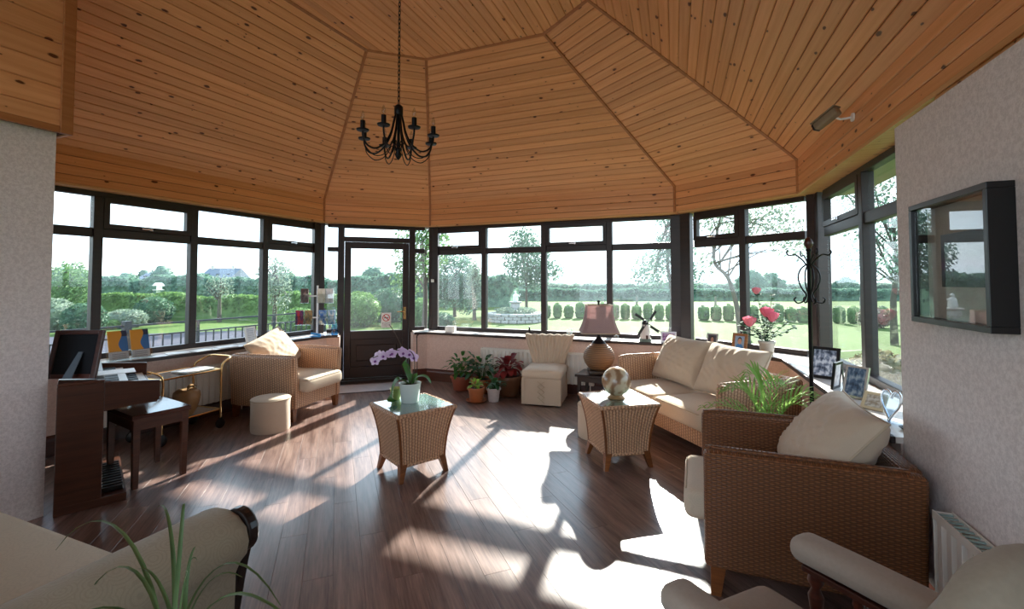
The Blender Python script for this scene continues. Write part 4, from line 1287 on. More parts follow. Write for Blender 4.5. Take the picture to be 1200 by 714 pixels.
# ---------------------------------------------------------------- coat stand
def coat_stand():
    root = thing('coat_stand', 'tall black wrought iron coat stand with scrolled hooks beside the sofa', 'coat stand', (0.74, 3.735, 0))
    m = MB(); m.lathe([(0.013, 0.02), (0.013, 1.72), (0.02, 1.73), (0.013, 1.745)], 12); m.build('pole', iron, root, smooth=50)
    m = MB(); m.lathe([(0.013, 1.74), (0.026, 1.765), (0.03, 1.785), (0.022, 1.805), (0.006, 1.825)], 14); m.build('finial', mahog, root, smooth=60)
    for k in range(4):
        a = R(10) + k * PI / 2; c, s = math.cos(a), math.sin(a)
        f = lambda pts: [(x * c * 0.85, x * s * 0.85, z) for x, z in pts]
        m = MB(); m.tube(crv(f([(0.013, 1.62), (0.05, 1.665), (0.10, 1.70), (0.145, 1.695), (0.165, 1.715), (0.155, 1.735)])), 0.0055, 6); m.build('hook', iron, root, smooth=60)
        m = MB(); m.tube(crv(f([(0.012, 1.635), (0.06, 1.60), (0.082, 1.54), (0.06, 1.47), (0.025, 1.42), (0.045, 1.375), (0.09, 1.36), (0.115, 1.385), (0.1, 1.40)])), 0.0055, 6); m.build('scroll', iron, root, smooth=60)
        m = MB(); m.tube(crv(f([(0.012, 0.30), (0.05, 0.22), (0.06, 0.10), (0.09, 0.03), (0.13, 0.012)])), 0.009, 6); m.build('foot', iron, root, smooth=60)
coat_stand()

# ---------------------------------------------------------------- chandelier
def chandelier():
    root = thing('chandelier', 'black iron eight-arm chandelier with candle cups hanging on a chain', 'chandelier', (-2.25, 3.085, 0))
    zt = 2.93; K = 0.76
    m = MB(); m.lathe([(0.012, 2.55), (0.012, zt)], 10); m.build('stem', iron, root, smooth=60)
    m = MB(); m.lathe([(0.03, zt - 0.05), (0.036, zt - 0.04), (0.036, zt + 0.02), (0.028, zt + 0.03), (0.01, zt + 0.045)], 16); m.build('hub', iron, root, smooth=50)
    m = MB(); m.lathe([(0.003, 2.51), (0.018, 2.53), (0.03, 2.555), (0.018, 2.58), (0.03, 2.60), (0.012, 2.62)], 14); m.build('finial', iron, root, smooth=60)
    bulb = glass_mat('bulb_glass', (0.9, 0.88, 0.85), 0.1, 0.6)
    for k in range(8):
        a = 2 * PI * k / 8 + 0.25; c, s = math.cos(a), math.sin(a)
        f = lambda pts: [(x * c * K, x * s * K, z) for x, z in pts]
        m = MB(); m.tube(crv(f([(0.025, zt - 0.02), (0.05, 2.84), (0.085, 2.73), (0.15, 2.635), (0.25, 2.575), (0.34, 2.59), (0.385, 2.65), (0.39, 2.69)]), 5), 0.0075, 6); arm = m.build('arm', iron, root, smooth=60)
        m = MB(); m.tube(crv(f([(0.02, 2.60), (0.07, 2.66), (0.10, 2.60), (0.17, 2.535), (0.27, 2.52), (0.36, 2.58), (0.375, 2.64)]), 5), 0.004, 5); m.build('scroll', iron, arm, smooth=60)
        cx, cy = 0.39 * c * K, 0.39 * s * K
        m = MB(); m.lathe([(0.012, 2.69), (0.045, 2.695), (0.05, 2.705), (0.018, 2.703)], 14, c=(cx, cy)); m.build('drip_pan', iron, root, smooth=40)
        m = MB(); m.lathe([(0.019, 2.70), (0.019, 2.775), (0.014, 2.777)], 12, c=(cx, cy)); cup = m.build('candle_sleeve', iron, root, smooth=40)
        m = MB(); m.lathe([(0.008, 2.777), (0.016, 2.80), (0.014, 2.825), (0.005, 2.85), (0.001, 2.855)], 10, c=(cx, cy)); m.build('bulb', bulb, root, smooth=60)
    # chain, hanging very slightly off plumb to its hook
    z = zt + 0.04; top = ZP - 0.04; k = 0
    n = int((top - z) / 0.036)
    for k in range(n):
        zc = z + 0.018 + k * 0.036
        pts = []
        for q in range(13):
            t = 2 * PI * q / 12; x = 0.009 * math.cos(t); zz = zc + 0.024 * math.sin(t)
            pts.append((x, 0, zz) if k % 2 else (0, x, zz))
        m = MB(); m.tube(pts, 0.0032, 5, cap=False); m.build('chain_link', iron, root, smooth=60)
    m = MB(); m.lathe([(0.05, ZP - 0.014), (0.045, ZP - 0.03), (0.012, ZP - 0.05), (0.012, ZP - 0.08)], 16); m.build('ceiling_rose', iron, root, smooth=50)
chandelier()

# ---------------------------------------------------------------- security camera
def cctv():
    p = wp(4, 1.56, 0.014, 2.66)
    root = thing('security_camera', 'small beige security camera bracketed to the right ceiling fascia', 'security camera', p, wrz(4))
    beige = plain('camera_beige', '8C7A62', 0.5)
    m = MB(); m.lathe([(0.03, 0.0), (0.03, 0.012)], 14, T(0, 0, 0, R(90), 0, 0)); m.build('mount', white, root, smooth=40)
    m = MB(); m.tube([(0, -0.01, 0), (-0.02, -0.07, 0.0), (-0.03, -0.10, 0.02)], 0.008, 8); m.build('bracket', white, root, smooth=60)
    B_ = T(-0.03, -0.13, 0.03, R(0), 0, R(40)) @ Matrix.Rotation(R(-24), 4, 'Y') @ Matrix.Diagonal((0.85, 0.8, 0.8, 1))
    m = MB(); m.rbox(0.21, 0.085, 0.07, 0.02, 3, B_ @ T(-0.03, 0, 0)); m.build('housing', beige, root, smooth=50)
    m = MB(); m.rbox(0.225, 0.10, 0.014, 0.006, 2, B_ @ T(-0.03, 0, 0.042)); m.build('sunshield', beige, root, smooth=50)
    m = MB(); m.box(-0.147, -0.13, -0.038, 0.038, -0.03, 0.03, B_); fr = m.build('lens_window', blackpl, root, bevel=0.004)
cctv()

# ---------------------------------------------------------------- black framed picture on the right wall
def picture():
    root = thing('framed_picture', 'deep black box frame holding a mounted picture on the papered wall', 'picture')
    a = at_y(4, OFFD, 2.495)
    root.matrix_world = Matrix.Translation((a.x, a.y, 1.585)) @ Matrix.Rotation(wrz(4), 4, 'Z')   # x towards the viewer, -y into the room
    W_, H_, D_ = 0.53, 0.50, 0.075; f = 0.022
    def b(name, *q, mat=blackpl): m = MB(); m.box(*q); return m.build(name, mat, root, bevel=0.002)
    b('frame_rail', 0, W_, -D_, 0, H_ / 2 - f, H_ / 2); b('frame_rail', 0, W_, -D_, 0, -H_ / 2, -H_ / 2 + f)
    b('frame_side', 0, f, -D_, 0, -H_ / 2 + f, H_ / 2 - f); b('frame_side', W_ - f, W_, -D_, 0, -H_ / 2 + f, H_ / 2 - f)
    b('mount', f, W_ - f, -0.02, -0.012, -H_ / 2 + f, H_ / 2 - f, mat=plain('mount_card', 'B9B2A6', 0.8))
    t = NT('landscape_print'); uv = t.coord('UV', (6, 6, 1)); sp = t.n('SeparateXYZ'); t.l(t.n('TexCoord').outputs['Generated'], sp.inputs[0])
    nz = t.noise(uv, 2.5, 5)
    h = t.math('ADD', sp.outputs[2], t.math('MULTIPLY', t.math('SUBTRACT', nz, 0.5), 0.25))
    t.set(t.ramp(h, [(0.1, '2B3A2E'), (0.25, '4B5560'), (0.4, '6E5A78'), (0.6, '5C6A78'), (0.9, '8A97A0')]), 0.6)
    b('print', 0.13, W_ - 0.11, -0.0225, -0.0202, -0.10, 0.11, mat=t.m)
    b('glass', f, W_ - f, -D_ + 0.012, -D_ + 0.015, -H_ / 2 + f, H_ / 2 - f, mat=glass_mat('picture_glass', (0.95, 0.96, 0.96), 0.07, 0.9))
picture()

# ---------------------------------------------------------------- things on the windowsills
ZT = ZSILL + 0.001
def sillM(i, u_off, world, rz=0, tilt=0):
    """frame at a world point on the sill, x along wall i, -y into the room"""
    return Matrix.Translation((world[0], world[1], ZT)) @ Matrix.Rotation(wrz(i) + rz, 4, 'Z') @ Matrix.Rotation(tilt, 4, 'X')
def portrait_mat(name, bgc, shirt, face='B98A70', hair='2A1E18'):
    t = NT(name); g = t.n('TexCoord').outputs['Generated']; sp = t.n('SeparateXYZ'); t.l(g, sp.inputs[0])
    X, Z_ = sp.outputs[0], sp.outputs[2]
    def ell(cx, cz, rx, rz_): 
        a = t.math('DIVIDE', t.math('SUBTRACT', X, cx), rx); b = t.math('DIVIDE', t.math('SUBTRACT', Z_, cz), rz_)
        return t.math('LESS_THAN', t.math('ADD', t.math('MULTIPLY', a, a), t.math('MULTIPLY', b, b)), 1.0)
    c = t.mix(ell(0.5, 0.02, 0.42, 0.38), lin(bgc), lin(shirt))
    c = t.mix(ell(0.5, 0.66, 0.22, 0.26), c, lin(hair)); c = t.mix(ell(0.5, 0.58, 0.19, 0.23), c, lin(face))
    t.set(c, 0.35); return t.m
def abstract_mat(name, stops, scale=3.0, seed=0):
    t = NT(name); nz = t.noise(t.coord('Generated', (1, 1, 1), (seed, seed * 2, 0)), scale, 3); t.set(t.ramp(nz, stops), 0.4); return t.m
def photo_frame(label, i, world, w, h, fmat, pmat, rz=0, border=0.018, tilt=-12, back=True, group='photo frames on the sills'):
    root = thing('photo_frame', label, 'photo frame', group=group)
    root.matrix_world = sillM(i, 0, (world[0], world[1]), rz, R(tilt))
    m = MB(); m.box(-w / 2, w / 2, -0.008, 0.008, 0, border); m.box(-w / 2, w / 2, -0.008, 0.008, h - border, h); m.box(-w / 2, -w / 2 + border, -0.008, 0.008, border, h - border); m.box(w / 2 - border, w / 2, -0.008, 0.008, border, h - border)
    m.build('frame', fmat, root)
    m = MB(); m.box(-w / 2 + border, w / 2 - border, -0.003, 0.004, border, h - border); m.build('photograph', pmat, root)
    m = MB(); m.prism([(-0.02, 0), (0.02, 0), (0.01, h * 0.7), (-0.01, h * 0.7)], 0, 0.004, Matrix.Translation((0, 0.055, 0.0 + 0.014)) @ Matrix.Rotation(R(100 + tilt * 0), 4, 'X')); m.build('strut', blackpl, root)
    return root
silver = plain('silver_frame', 'C9C6C0', 0.25, metal=0.6)
oak = wood_mat('oak_frame', '9A6434', '74461F', 0.4)
photo_frame('silver photo frame with a man in dark clothes, left of the oak frame', 3, (0.165, 5.80), 0.13, 0.17, silver, portrait_mat('portrait_dark', '3A3640', '16161C', 'A87A66'), rz=R(8))
photo_frame('broad oak photo frame with a boy in a blue shirt beside the roses', 3, (0.435, 5.62), 0.17, 0.20, oak, portrait_mat('portrait_blue', '8FA8C4', '3F7FC4', 'C89A80'), border=0.03, rz=R(0))
photo_frame('white photo frame with a purple picture beside the toy windmill', 2, (-0.325, 6.12), 0.19, 0.14, plain('clear_white', 'D8D8E0', 0.15), abstract_mat('purple_photo', [(0.35, '4A2E4E'), (0.5, '8A5A94'), (0.65, 'B9A0C0')]), border=0.022)
photo_frame('black photo frame with a pale mount by the coat stand', 4, (0.93, 4.28), 0.20, 0.25, blackpl, abstract_mat('grey_photo', [(0.36, '2E3A4E'), (0.5, '8A93A6'), (0.6, 'DADCE4')], 5), rz=R(58), border=0.022, tilt=-16)
photo_frame('black photo frame turned almost edge-on, next to the pale mounted one', 4, (0.925, 3.93), 0.14, 0.19, blackpl, abstract_mat('pale_photo', [(0.4, 'B8B4B8'), (0.6, 'E4DEDC')], 4), rz=R(-34), tilt=-6)
photo_frame('silver photo frame with a dark seaside picture on the right sill', 4, (0.955, 3.64), 0.14, 0.21, silver, abstract_mat('sea_photo', [(0.35, '24384E'), (0.5, '4A6480'), (0.65, '9AA8B4')], 4), rz=R(42), tilt=-16, border=0.014)
photo_frame('small cream photo frame leaning far back on the right sill', 4, (0.965, 3.34), 0.12, 0.11, plain('cream_frame', 'D8C8A6', 0.35), abstract_mat('small_photo', [(0.4, 'A89A86'), (0.6, 'D8D4CC')], 4), rz=R(45), tilt=-34, border=0.016)
def heart():
    root = thing('glass_heart', 'clear glass heart ornament on a foot at the end of the right sill', 'ornament')
    root.matrix_world = sillM(4, 0, (0.965, 3.08), R(35), R(-10))
    hp = [(0.055 * 0.92 * 16 * math.sin(t) ** 3 / 16, 0.10 + 0.075 * (13 * math.cos(t) - 5 * math.cos(2 * t) - 2 * math.cos(3 * t) - math.cos(4 * t)) / 13) for t in [2 * PI * k / 40 for k in range(41)]]
    m = MB(); m.tube([(x, 0, z) for x, z in hp], 0.007, 8); m.build('rim', chrome, root, smooth=60)
    hg = glass_mat('blue_glass', (0.72, 0.82, 0.92), 0.08, 0.7)
    m = MB(); m.prism(hp[:-1], -0.006, 0.006, Matrix.Rotation(R(90), 4, 'X')); m.build('heart', hg, root)
    m = MB(); m.box(-0.05, 0.05, -0.025, 0.03, 0, 0.01); m.build('foot', hg, root, bevel=0.003)
heart()
m = MB(); m.lathe([(0.02, 0), (0.035, 0.012), (0.036, 0.014), (0.02, 0.004)], 16); o = m.build('trinket_dish', blackpl, loc=(1.0, 2.95, ZT), smooth=50); tag(o, 'tiny dark trinket dish at the wall end of the right sill', 'dish')

def windmill():
    root = thing('toy_windmill', 'white ceramic toy windmill with black sails on the back sill', 'ornament', (-0.61, 6.13, ZT), R(25))
    cer = plain('ceramic_white', 'D9CFC6', 0.25, var=0.06)
    m = MB(); m.lathe([(0.075, 0.0), (0.078, 0.01), (0.078, 0.035), (0.072, 0.04)], 12); m.build('base', plain('mill_green', '5E6E66', 0.5), root, smooth=30)
    m = MB(); m.lathe([(0.068, 0.04), (0.06, 0.12), (0.048, 0.20), (0.042, 0.22)], 12); m.build('tower', cer, root, smooth=30)
    m = MB(); m.lathe([(0.046, 0.22), (0.04, 0.25), (0.022, 0.272), (0.001, 0.28)], 12); m.build('cap', blackpl, root, smooth=50)
    m = MB(); m.tube([(0, -0.02, 0.245), (0, -0.075, 0.245)], 0.014, 8); m.build('hub', blackpl, root)
    for k in range(4):
        a = R(33) + k * PI / 2
        M_ = Matrix.Translation((0, -0.07, 0.245)) @ Matrix.Rotation(a, 4, 'Y')
        m = MB(); m.box(-0.004, 0.004, -0.004, 0.004, 0, 0.20, M_)
        for z in (0.06, 0.09, 0.12, 0.15, 0.18): m.box(-0.004, 0.026, -0.003, 0.003, z, z + 0.005, M_)
        m.box(0.024, 0.029, -0.003, 0.003, 0.055, 0.195, M_); m.box(-0.004, 0.026, -0.001, 0.001, 0.06, 0.19, M_)
        m.build('sail', blackpl, root)
    m = MB(); m.box(-0.014, 0.014, -0.069, -0.060, 0.04, 0.085); m.build('mill_door', mahog, root)
windmill()
# small things on the back sill
m = MB(); m.rbox(0.15, 0.10, 0.09, 0.008, 2, T(0, 0, 0.045)); o = m.build('white_box', white, loc=(-3.52, 6.20, ZT), rot=(0, 0, R(8)), smooth=40); tag(o, 'small white box at the door end of the back sill', 'box')
for k, (x, y, rz, lab) in enumerate(((-3.24, 6.17, 20, 'white leaflet lying flat beside the small white box'), (-3.0, 6.15, -12, 'white leaflet lying flat left of the second window post'), (-2.62, 6.16, 6, 'white leaflet lying flat under the fountain view'), (-2.42, 6.18, -20, 'folded white leaflet near the dark figurine'))):
    m = MB(); m.box(-0.1, 0.1, -0.07, 0.07, 0, 0.004); o = m.build('leaflet', white, loc=(x, y, ZT), rot=(0, 0, R(rz)), bevel=0.001); tag(o, lab, 'leaflet', 'leaflets on the back sill')
fg = thing('figurine', 'tiny dark standing figurine on the back sill above the slipper chair', 'figurine', (-2.22, 6.18, ZT))
m = MB(); m.lathe([(0.028, 0), (0.03, 0.008), (0.012, 0.014)], 12); m.build('base', blackpl, fg, smooth=40)
m = MB(); m.lathe([(0.012, 0.01), (0.014, 0.04), (0.02, 0.07), (0.016, 0.085), (0.008, 0.095), (0.013, 0.108), (0.011, 0.122), (0.002, 0.13)], 10); m.build('body', iron, fg, smooth=60)
m = MB(); m.tube([(0.015, 0, 0.08), (0.035, 0, 0.06), (0.04, 0, 0.085)], 0.005, 6); m.build('arm', iron, fg, smooth=60)
gb = MATS.get('bulb_glass')
m = MB(); m.lathe([(0.03, 0.0), (0.032, 0.01), (0.045, 0.07), (0.048, 0.11), (0.045, 0.11), (0.03, 0.02)], 20, cap=False); o = m.build('glass_tumbler', glass_mat('clear_glass', (0.93, 0.96, 0.96), 0.1, 0.8), loc=(-1.62, 6.16, ZT), smooth=60); tag(o, 'clear glass tumbler on the back sill between chair and lamp', 'glass')
m = MB(); m.sphere((0, 0, 0.035), 0.035, 16, 10); o = m.build('glass_paperweight', MATS['clear_glass'], loc=(-0.98, 6.13, ZT), smooth=60); tag(o, 'clear glass paperweight on the sill between lamp and windmill', 'paperweight')

# left sill: two A4 leaflets in a holder, papers, a small sign
def leaflet_art(name):
    t = NT(name); g = t.n('TexCoord').outputs['Generated']; sp = t.n('SeparateXYZ'); t.l(g, sp.inputs[0])
    X, Z_ = sp.outputs[0], sp.outputs[2]
    edge = t.math('ADD', 0.62, t.math('MULTIPLY', t.math('SINE', t.math('MULTIPLY', Z_, 9.0)), 0.10))
    c = t.mix(t.math('GREATER_THAN', X, edge), lin('E39A1E'), lin('2E6AA8'))
    c = t.mix(t.math('MULTIPLY', t.math('GREATER_THAN', X, edge), t.math('GREATER_THAN', Z_, 0.8)), c, lin('1A2448'))
    c = t.mix(t.math('LESS_THAN', Z_, 0.28), c, lin('E4E6EC'))
    tx = t.math('MULTIPLY', t.math('LESS_THAN', t.math('FRACT', t.math('MULTIPLY', Z_, 16.0)), 0.4), t.math('MULTIPLY', t.math('LESS_THAN', Z_, 0.24), t.math('LESS_THAN', t.math('ABSOLUTE', t.math('SUBTRACT', X, 0.5)), 0.36)))
    c = t.mix(t.math('MULTIPLY', tx, 0.55), c, lin('4A5470'))
    t.set(c, 0.35); return t.m
lart = leaflet_art('orange_blue_leaflet')
clear = MATS['clear_glass']
rackh = thing('leaflet_holder', 'clear acrylic holder on the left sill behind the organ bench', 'holder')
rackh.matrix_world = sillM(0, 0, (-5.21, 2.80), 0, R(-14))
m = MB(); m.box(-0.19, 0.19, 0.008, 0.011, 0.0, 0.27); m.build('back_sheet', clear, rackh)
m = MB(); m.box(-0.19, 0.19, -0.012, -0.009, 0.0, 0.09); m.build('front_sheet', clear, rackh)
m = MB(); m.box(-0.19, 0.19, -0.06, 0.012, 0.0, 0.004); m.build('foot', clear, rackh)
for dx, lab in ((-0.092, 'orange and blue leaflet in the holder, nearer the organ'), (0.092, 'orange and blue leaflet in the holder, nearer the trolley')):
    o = thing('brochure', lab, 'leaflet', group='orange and blue leaflets')
    o.matrix_world = sillM(0, 0, (-5.21, 2.80), 0, R(-14)) @ Matrix.Translation((dx, 0, 0.006))
    m = MB(); m.box(-0.078, 0.078, -0.005, 0.004, 0.0, 0.285); m.build('cover', lart, o)
for k, (x, y, rz, lab) in enumerate(((-5.17, 3.22, 70, 'white paper on the left sill next to the orange leaflets'), (-5.14, 3.44, 95, 'white paper on the left sill above the tea trolley'), (-5.15, 3.75, 80, 'long white paper on the left sill before the armchair'))):
    m = MB(); m.box(-0.1, 0.1, -0.075, 0.075, 0, 0.006); o = m.build('paper_sheet', white, loc=(x, y, ZT), rot=(0, 0, R(rz)), bevel=0.001); tag(o, lab, 'paper', 'papers on the left sill')
t = NT('small_sign_print'); g = t.n('TexCoord').outputs['Generated']; sp = t.n('SeparateXYZ'); t.l(g, sp.inputs[0])
ln = t.math('MULTIPLY', t.math('LESS_THAN', t.math('FRACT', t.math('MULTIPLY', sp.outputs[2], 9.0)), 0.42), t.math('LESS_THAN', t.math('ABSOLUTE', t.math('SUBTRACT', sp.outputs[0], 0.5)), 0.36))
t.set(t.mix(t.math('MULTIPLY', ln, 0.6), lin('DDE3EC'), lin('5A6C86')), 0.4)
photo_frame('small white framed notice on the left sill behind the armchair', 0, (-5.17, 4.10), 0.16, 0.21, white, t.m, border=0.014, rz=R(10))

# leaflet rack at the corner by the door
rk = thing('leaflet_rack', 'white pole rack of clear leaflet pockets beside the door', 'leaflet rack', (-5.06, 5.05, ZT), R(30))
wpl = plain('white_plastic', 'E2E4E8', 0.3, var=0.02)
m = MB(); m.lathe([(0.10, 0.0), (0.10, 0.008), (0.02, 0.015), (0.014, 0.03)], 20); m.build('base', wpl, rk, smooth=40)
m = MB(); m.lathe([(0.014, 0.02), (0.014, 0.72)], 12); m.build('pole', wpl, rk, smooth=60)
pockets = []
for z, offs in ((0.47, (-0.17, 0.06, 0.17)), (0.16, (-0.235, -0.115, 0.08, 0.20))):
    for dx in offs:
        m = MB(); m.box(dx - 0.06, dx + 0.06, -0.04, -0.037, z, z + 0.13); m.box(dx - 0.06, dx + 0.06, -0.016, -0.013, z, z + 0.20); m.box(dx - 0.06, dx + 0.06, -0.04, -0.013, z - 0.004, z)
        m.build('pocket', clear, rk)
    m = MB(); m.box(offs[0] - 0.05, offs[-1] + 0.05, -0.016, -0.010, z + 0.09, z + 0.11); m.build('pocket_bar', wpl, rk)
arts = [('leaflet with a dark brown photograph in the rack top row, left', [(0.3, 'B59A8E'), (0.5, '4A3A3A'), (0.7, '6E3A30')]), ('pale cream leaflet in the rack top row, middle', [(0.4, 'D8D2BE'), (0.6, 'EDEAE0')]), ('white text leaflet in the rack top row, right', [(0.4, 'C8D0DC'), (0.6, 'F0F2F4')]),
        ('red and navy leaflet in the rack lower row, far left', [(0.35, 'C22E2A'), (0.5, '7A2A5A'), (0.62, '2A2A5E')]), ('brown gold leaflet in the rack lower row', [(0.35, '5E5A50'), (0.5, 'A8884E'), (0.65, '7E7A78')]), ('bright blue leaflet in the rack lower row', [(0.35, '2A62B8'), (0.5, '5A8AC0'), (0.65, 'C8CCC8')]), ('blue and white leaflet in the rack lower row, far right', [(0.35, '2E7AB4'), (0.5, '8AB4D0'), (0.65, 'E0E8EE')])]
k = 0
for z, offs in ((0.47, (-0.17, 0.06, 0.17)), (0.16, (-0.235, -0.115, 0.08, 0.20))):
    for dx in offs:
        lab, st = arts[k]
        o = thing('brochure', lab, 'leaflet', group='leaflets in the rack')
        o.matrix_world = Matrix.Translation((-5.06, 5.05, ZT)) @ Matrix.Rotation(R(30), 4, 'Z') @ Matrix.Translation((dx, -0.026, z + 0.001))
        m = MB(); m.box(-0.052, 0.052, -0.006, 0.006, 0, 0.205); m.build('cover', abstract_mat('leaflet_print_%d' % k, st, 2.6, k), o); k += 1
blue = plain('blue_plastic', '2E86C8', 0.3)
st = thing('stapler', 'bright blue stapler-like gadget at the foot of the leaflet rack', 'stapler', (-4.93, 4.90, ZT), R(10))
m = MB(); m.rbox(0.14, 0.04, 0.02, 0.008, 2, T(0, 0, 0.01)); m.build('base', blue, st, smooth=40)
m = MB(); m.rbox(0.15, 0.038, 0.028, 0.012, 2, T(0, 0, 0.042, 0, R(8), 0)); m.build('arm', blue, st, smooth=40)
sp_ = thing('spray_bottle', 'blue bottle with a spray head between leaflet rack and door frame', 'bottle', (-4.88, 5.20, ZT))
bl2 = glass_mat('blue_bottle', (0.25, 0.55, 0.80), 0.08, 0.6)
m = MB(); m.lathe([(0.04, 0.0), (0.045, 0.01), (0.045, 0.12), (0.03, 0.18), (0.014, 0.21), (0.014, 0.23)], 18); m.build('body', bl2, sp_, smooth=50)
m = MB(); m.box(-0.05, 0.025, -0.013, 0.013, 0.23, 0.265); m.tube([(-0.035, 0, 0.23), (-0.045, 0, 0.19)], 0.005, 6); m.build('spray_head', wpl, sp_, bevel=0.004)

# no smoking sign on the door glass, sensor on the post, door mat, walking stick
ns = thing('no_smoking_sign', 'white no smoking sticker with a red ring on the door glass', 'sign')
ns.matrix_world = wM(1, 0.92, OFFW - 0.031, 0.795)
m = MB(); m.box(-0.075, 0.075, -0.002, 0.0, 0, 0.235); m.build('sticker', white, ns)
red = plain('sign_red', 'C2202A', 0.5, var=0.02)
ring = [(0.058 * math.cos(2 * PI * k / 32), 0.155 + 0.058 * math.sin(2 * PI * k / 32)) for k in range(33)]
m = MB(); 
for k in range(32):
    a, b = ring[k], ring[k + 1]; f = 0.80
    m.add([(a[0], -0.003, a[1]), (b[0], -0.003, b[1]), (b[0] * f, -0.003, 0.155 + (b[1] - 0.155) * f), (a[0] * f, -0.003, 0.155 + (a[1] - 0.155) * f)], [(0, 3, 2, 1)])
m.build('red_ring', red, ns)
m = MB(); m.box(-0.05, 0.05, -0.0042, -0.0034, -0.006, 0.006, Matrix.Translation((0, 0, 0.155)) @ Matrix.Rotation(R(45), 4, 'Y')); m.build('red_bar', red, ns)
m = MB(); m.box(-0.036, 0.022, -0.0032, -0.0022, 0.148, 0.160); m.box(0.025, 0.036, -0.0032, -0.0022, 0.148, 0.160); m.tube([(0.03, -0.003, 0.163), (0.034, -0.003, 0.172), (0.028, -0.003, 0.18)], 0.0025, 5); m.build('cigarette', blackpl, ns)
def text(body, size, M, mat, par, name='lettering'):
    cu = bpy.data.curves.new(name, 'FONT'); cu.body = body; cu.size = size; cu.align_x = 'CENTER'; cu.extrude = 0.0004
    o = bpy.data.objects.new(name, cu); col.objects.link(o); 
    me = bpy.data.meshes.new_from_object(o); bpy.data.objects.remove(o)
    me.materials.clear(); me.materials.append(mat)
    o = bpy.data.objects.new(name, me); col.objects.link(o); o.parent = par; o.matrix_local = M
    return o
text('NO SMOKING', 0.021, Matrix.Translation((0, -0.0028, 0.062)) @ Matrix.Rotation(R(90), 4, 'X'), blackpl, ns)
text('It is against the law\nto smoke in these\npremises', 0.0125, Matrix.Translation((0, -0.0028, 0.042)) @ Matrix.Rotation(R(90), 4, 'X'), blackpl, ns)
c1 = corners(OFFW + 0.05)[1]
m = MB(); m.rbox(0.045, 0.03, 0.05, 0.006, 2); o = m.build('alarm_sensor', white, loc=(c1.x + 0.03, c1.y - 0.02, 1.54), rot=(0, 0, R(20)), smooth=40); tag(o, 'small white alarm sensor on the post right of the door', 'sensor')
mat_ = thing('door_mat', 'long grey door mat on the floor before the dark door', 'mat', (0, 0, 0))
t = fabric_mat('grey_mat', 'A3A3A8', 0.2, scale=300, bump=0.6)
q = [wp(1, s, o_, 0) for s, o_ in ((0.24, 0.20), (1.31, 0.20), (1.31, 0.68), (0.24, 0.68))]
m = MB(); m.prism([(p.x, p.y) for p in reversed(q)], 0.0, 0.008); m.build('pile', t, mat_)
q = [wp(1, s, o_, 0) for s, o_ in ((0.22, 0.18), (1.33, 0.18), (1.33, 0.70), (0.22, 0.70))]
m = MB(); m.prism([(p.x, p.y) for p in reversed(q)], 0.0, 0.005); m.build('rubber_edge', blackpl, mat_)
ws = thing('walking_stick', 'thin dark walking stick leaning on the wall right of the door', 'walking stick')
a, b = wp(1, 1.36, OFFD + 0.10, 0.004), wp(1, 1.36, OFFD + 0.02, 0.66)
m = MB(); m.tube([a, b], 0.007, 8); m.build('shaft', blackwood, ws, smooth=60)
d = (b - a).normalized()
m = MB(); m.tube([b, b + d * 0.03, b + d * 0.05 + wp(1, 1.385, OFFD + 0.02, 0) - wp(1, 1.36, OFFD + 0.02, 0)], 0.01, 8); m.build('handle', mahog, ws, smooth=60)

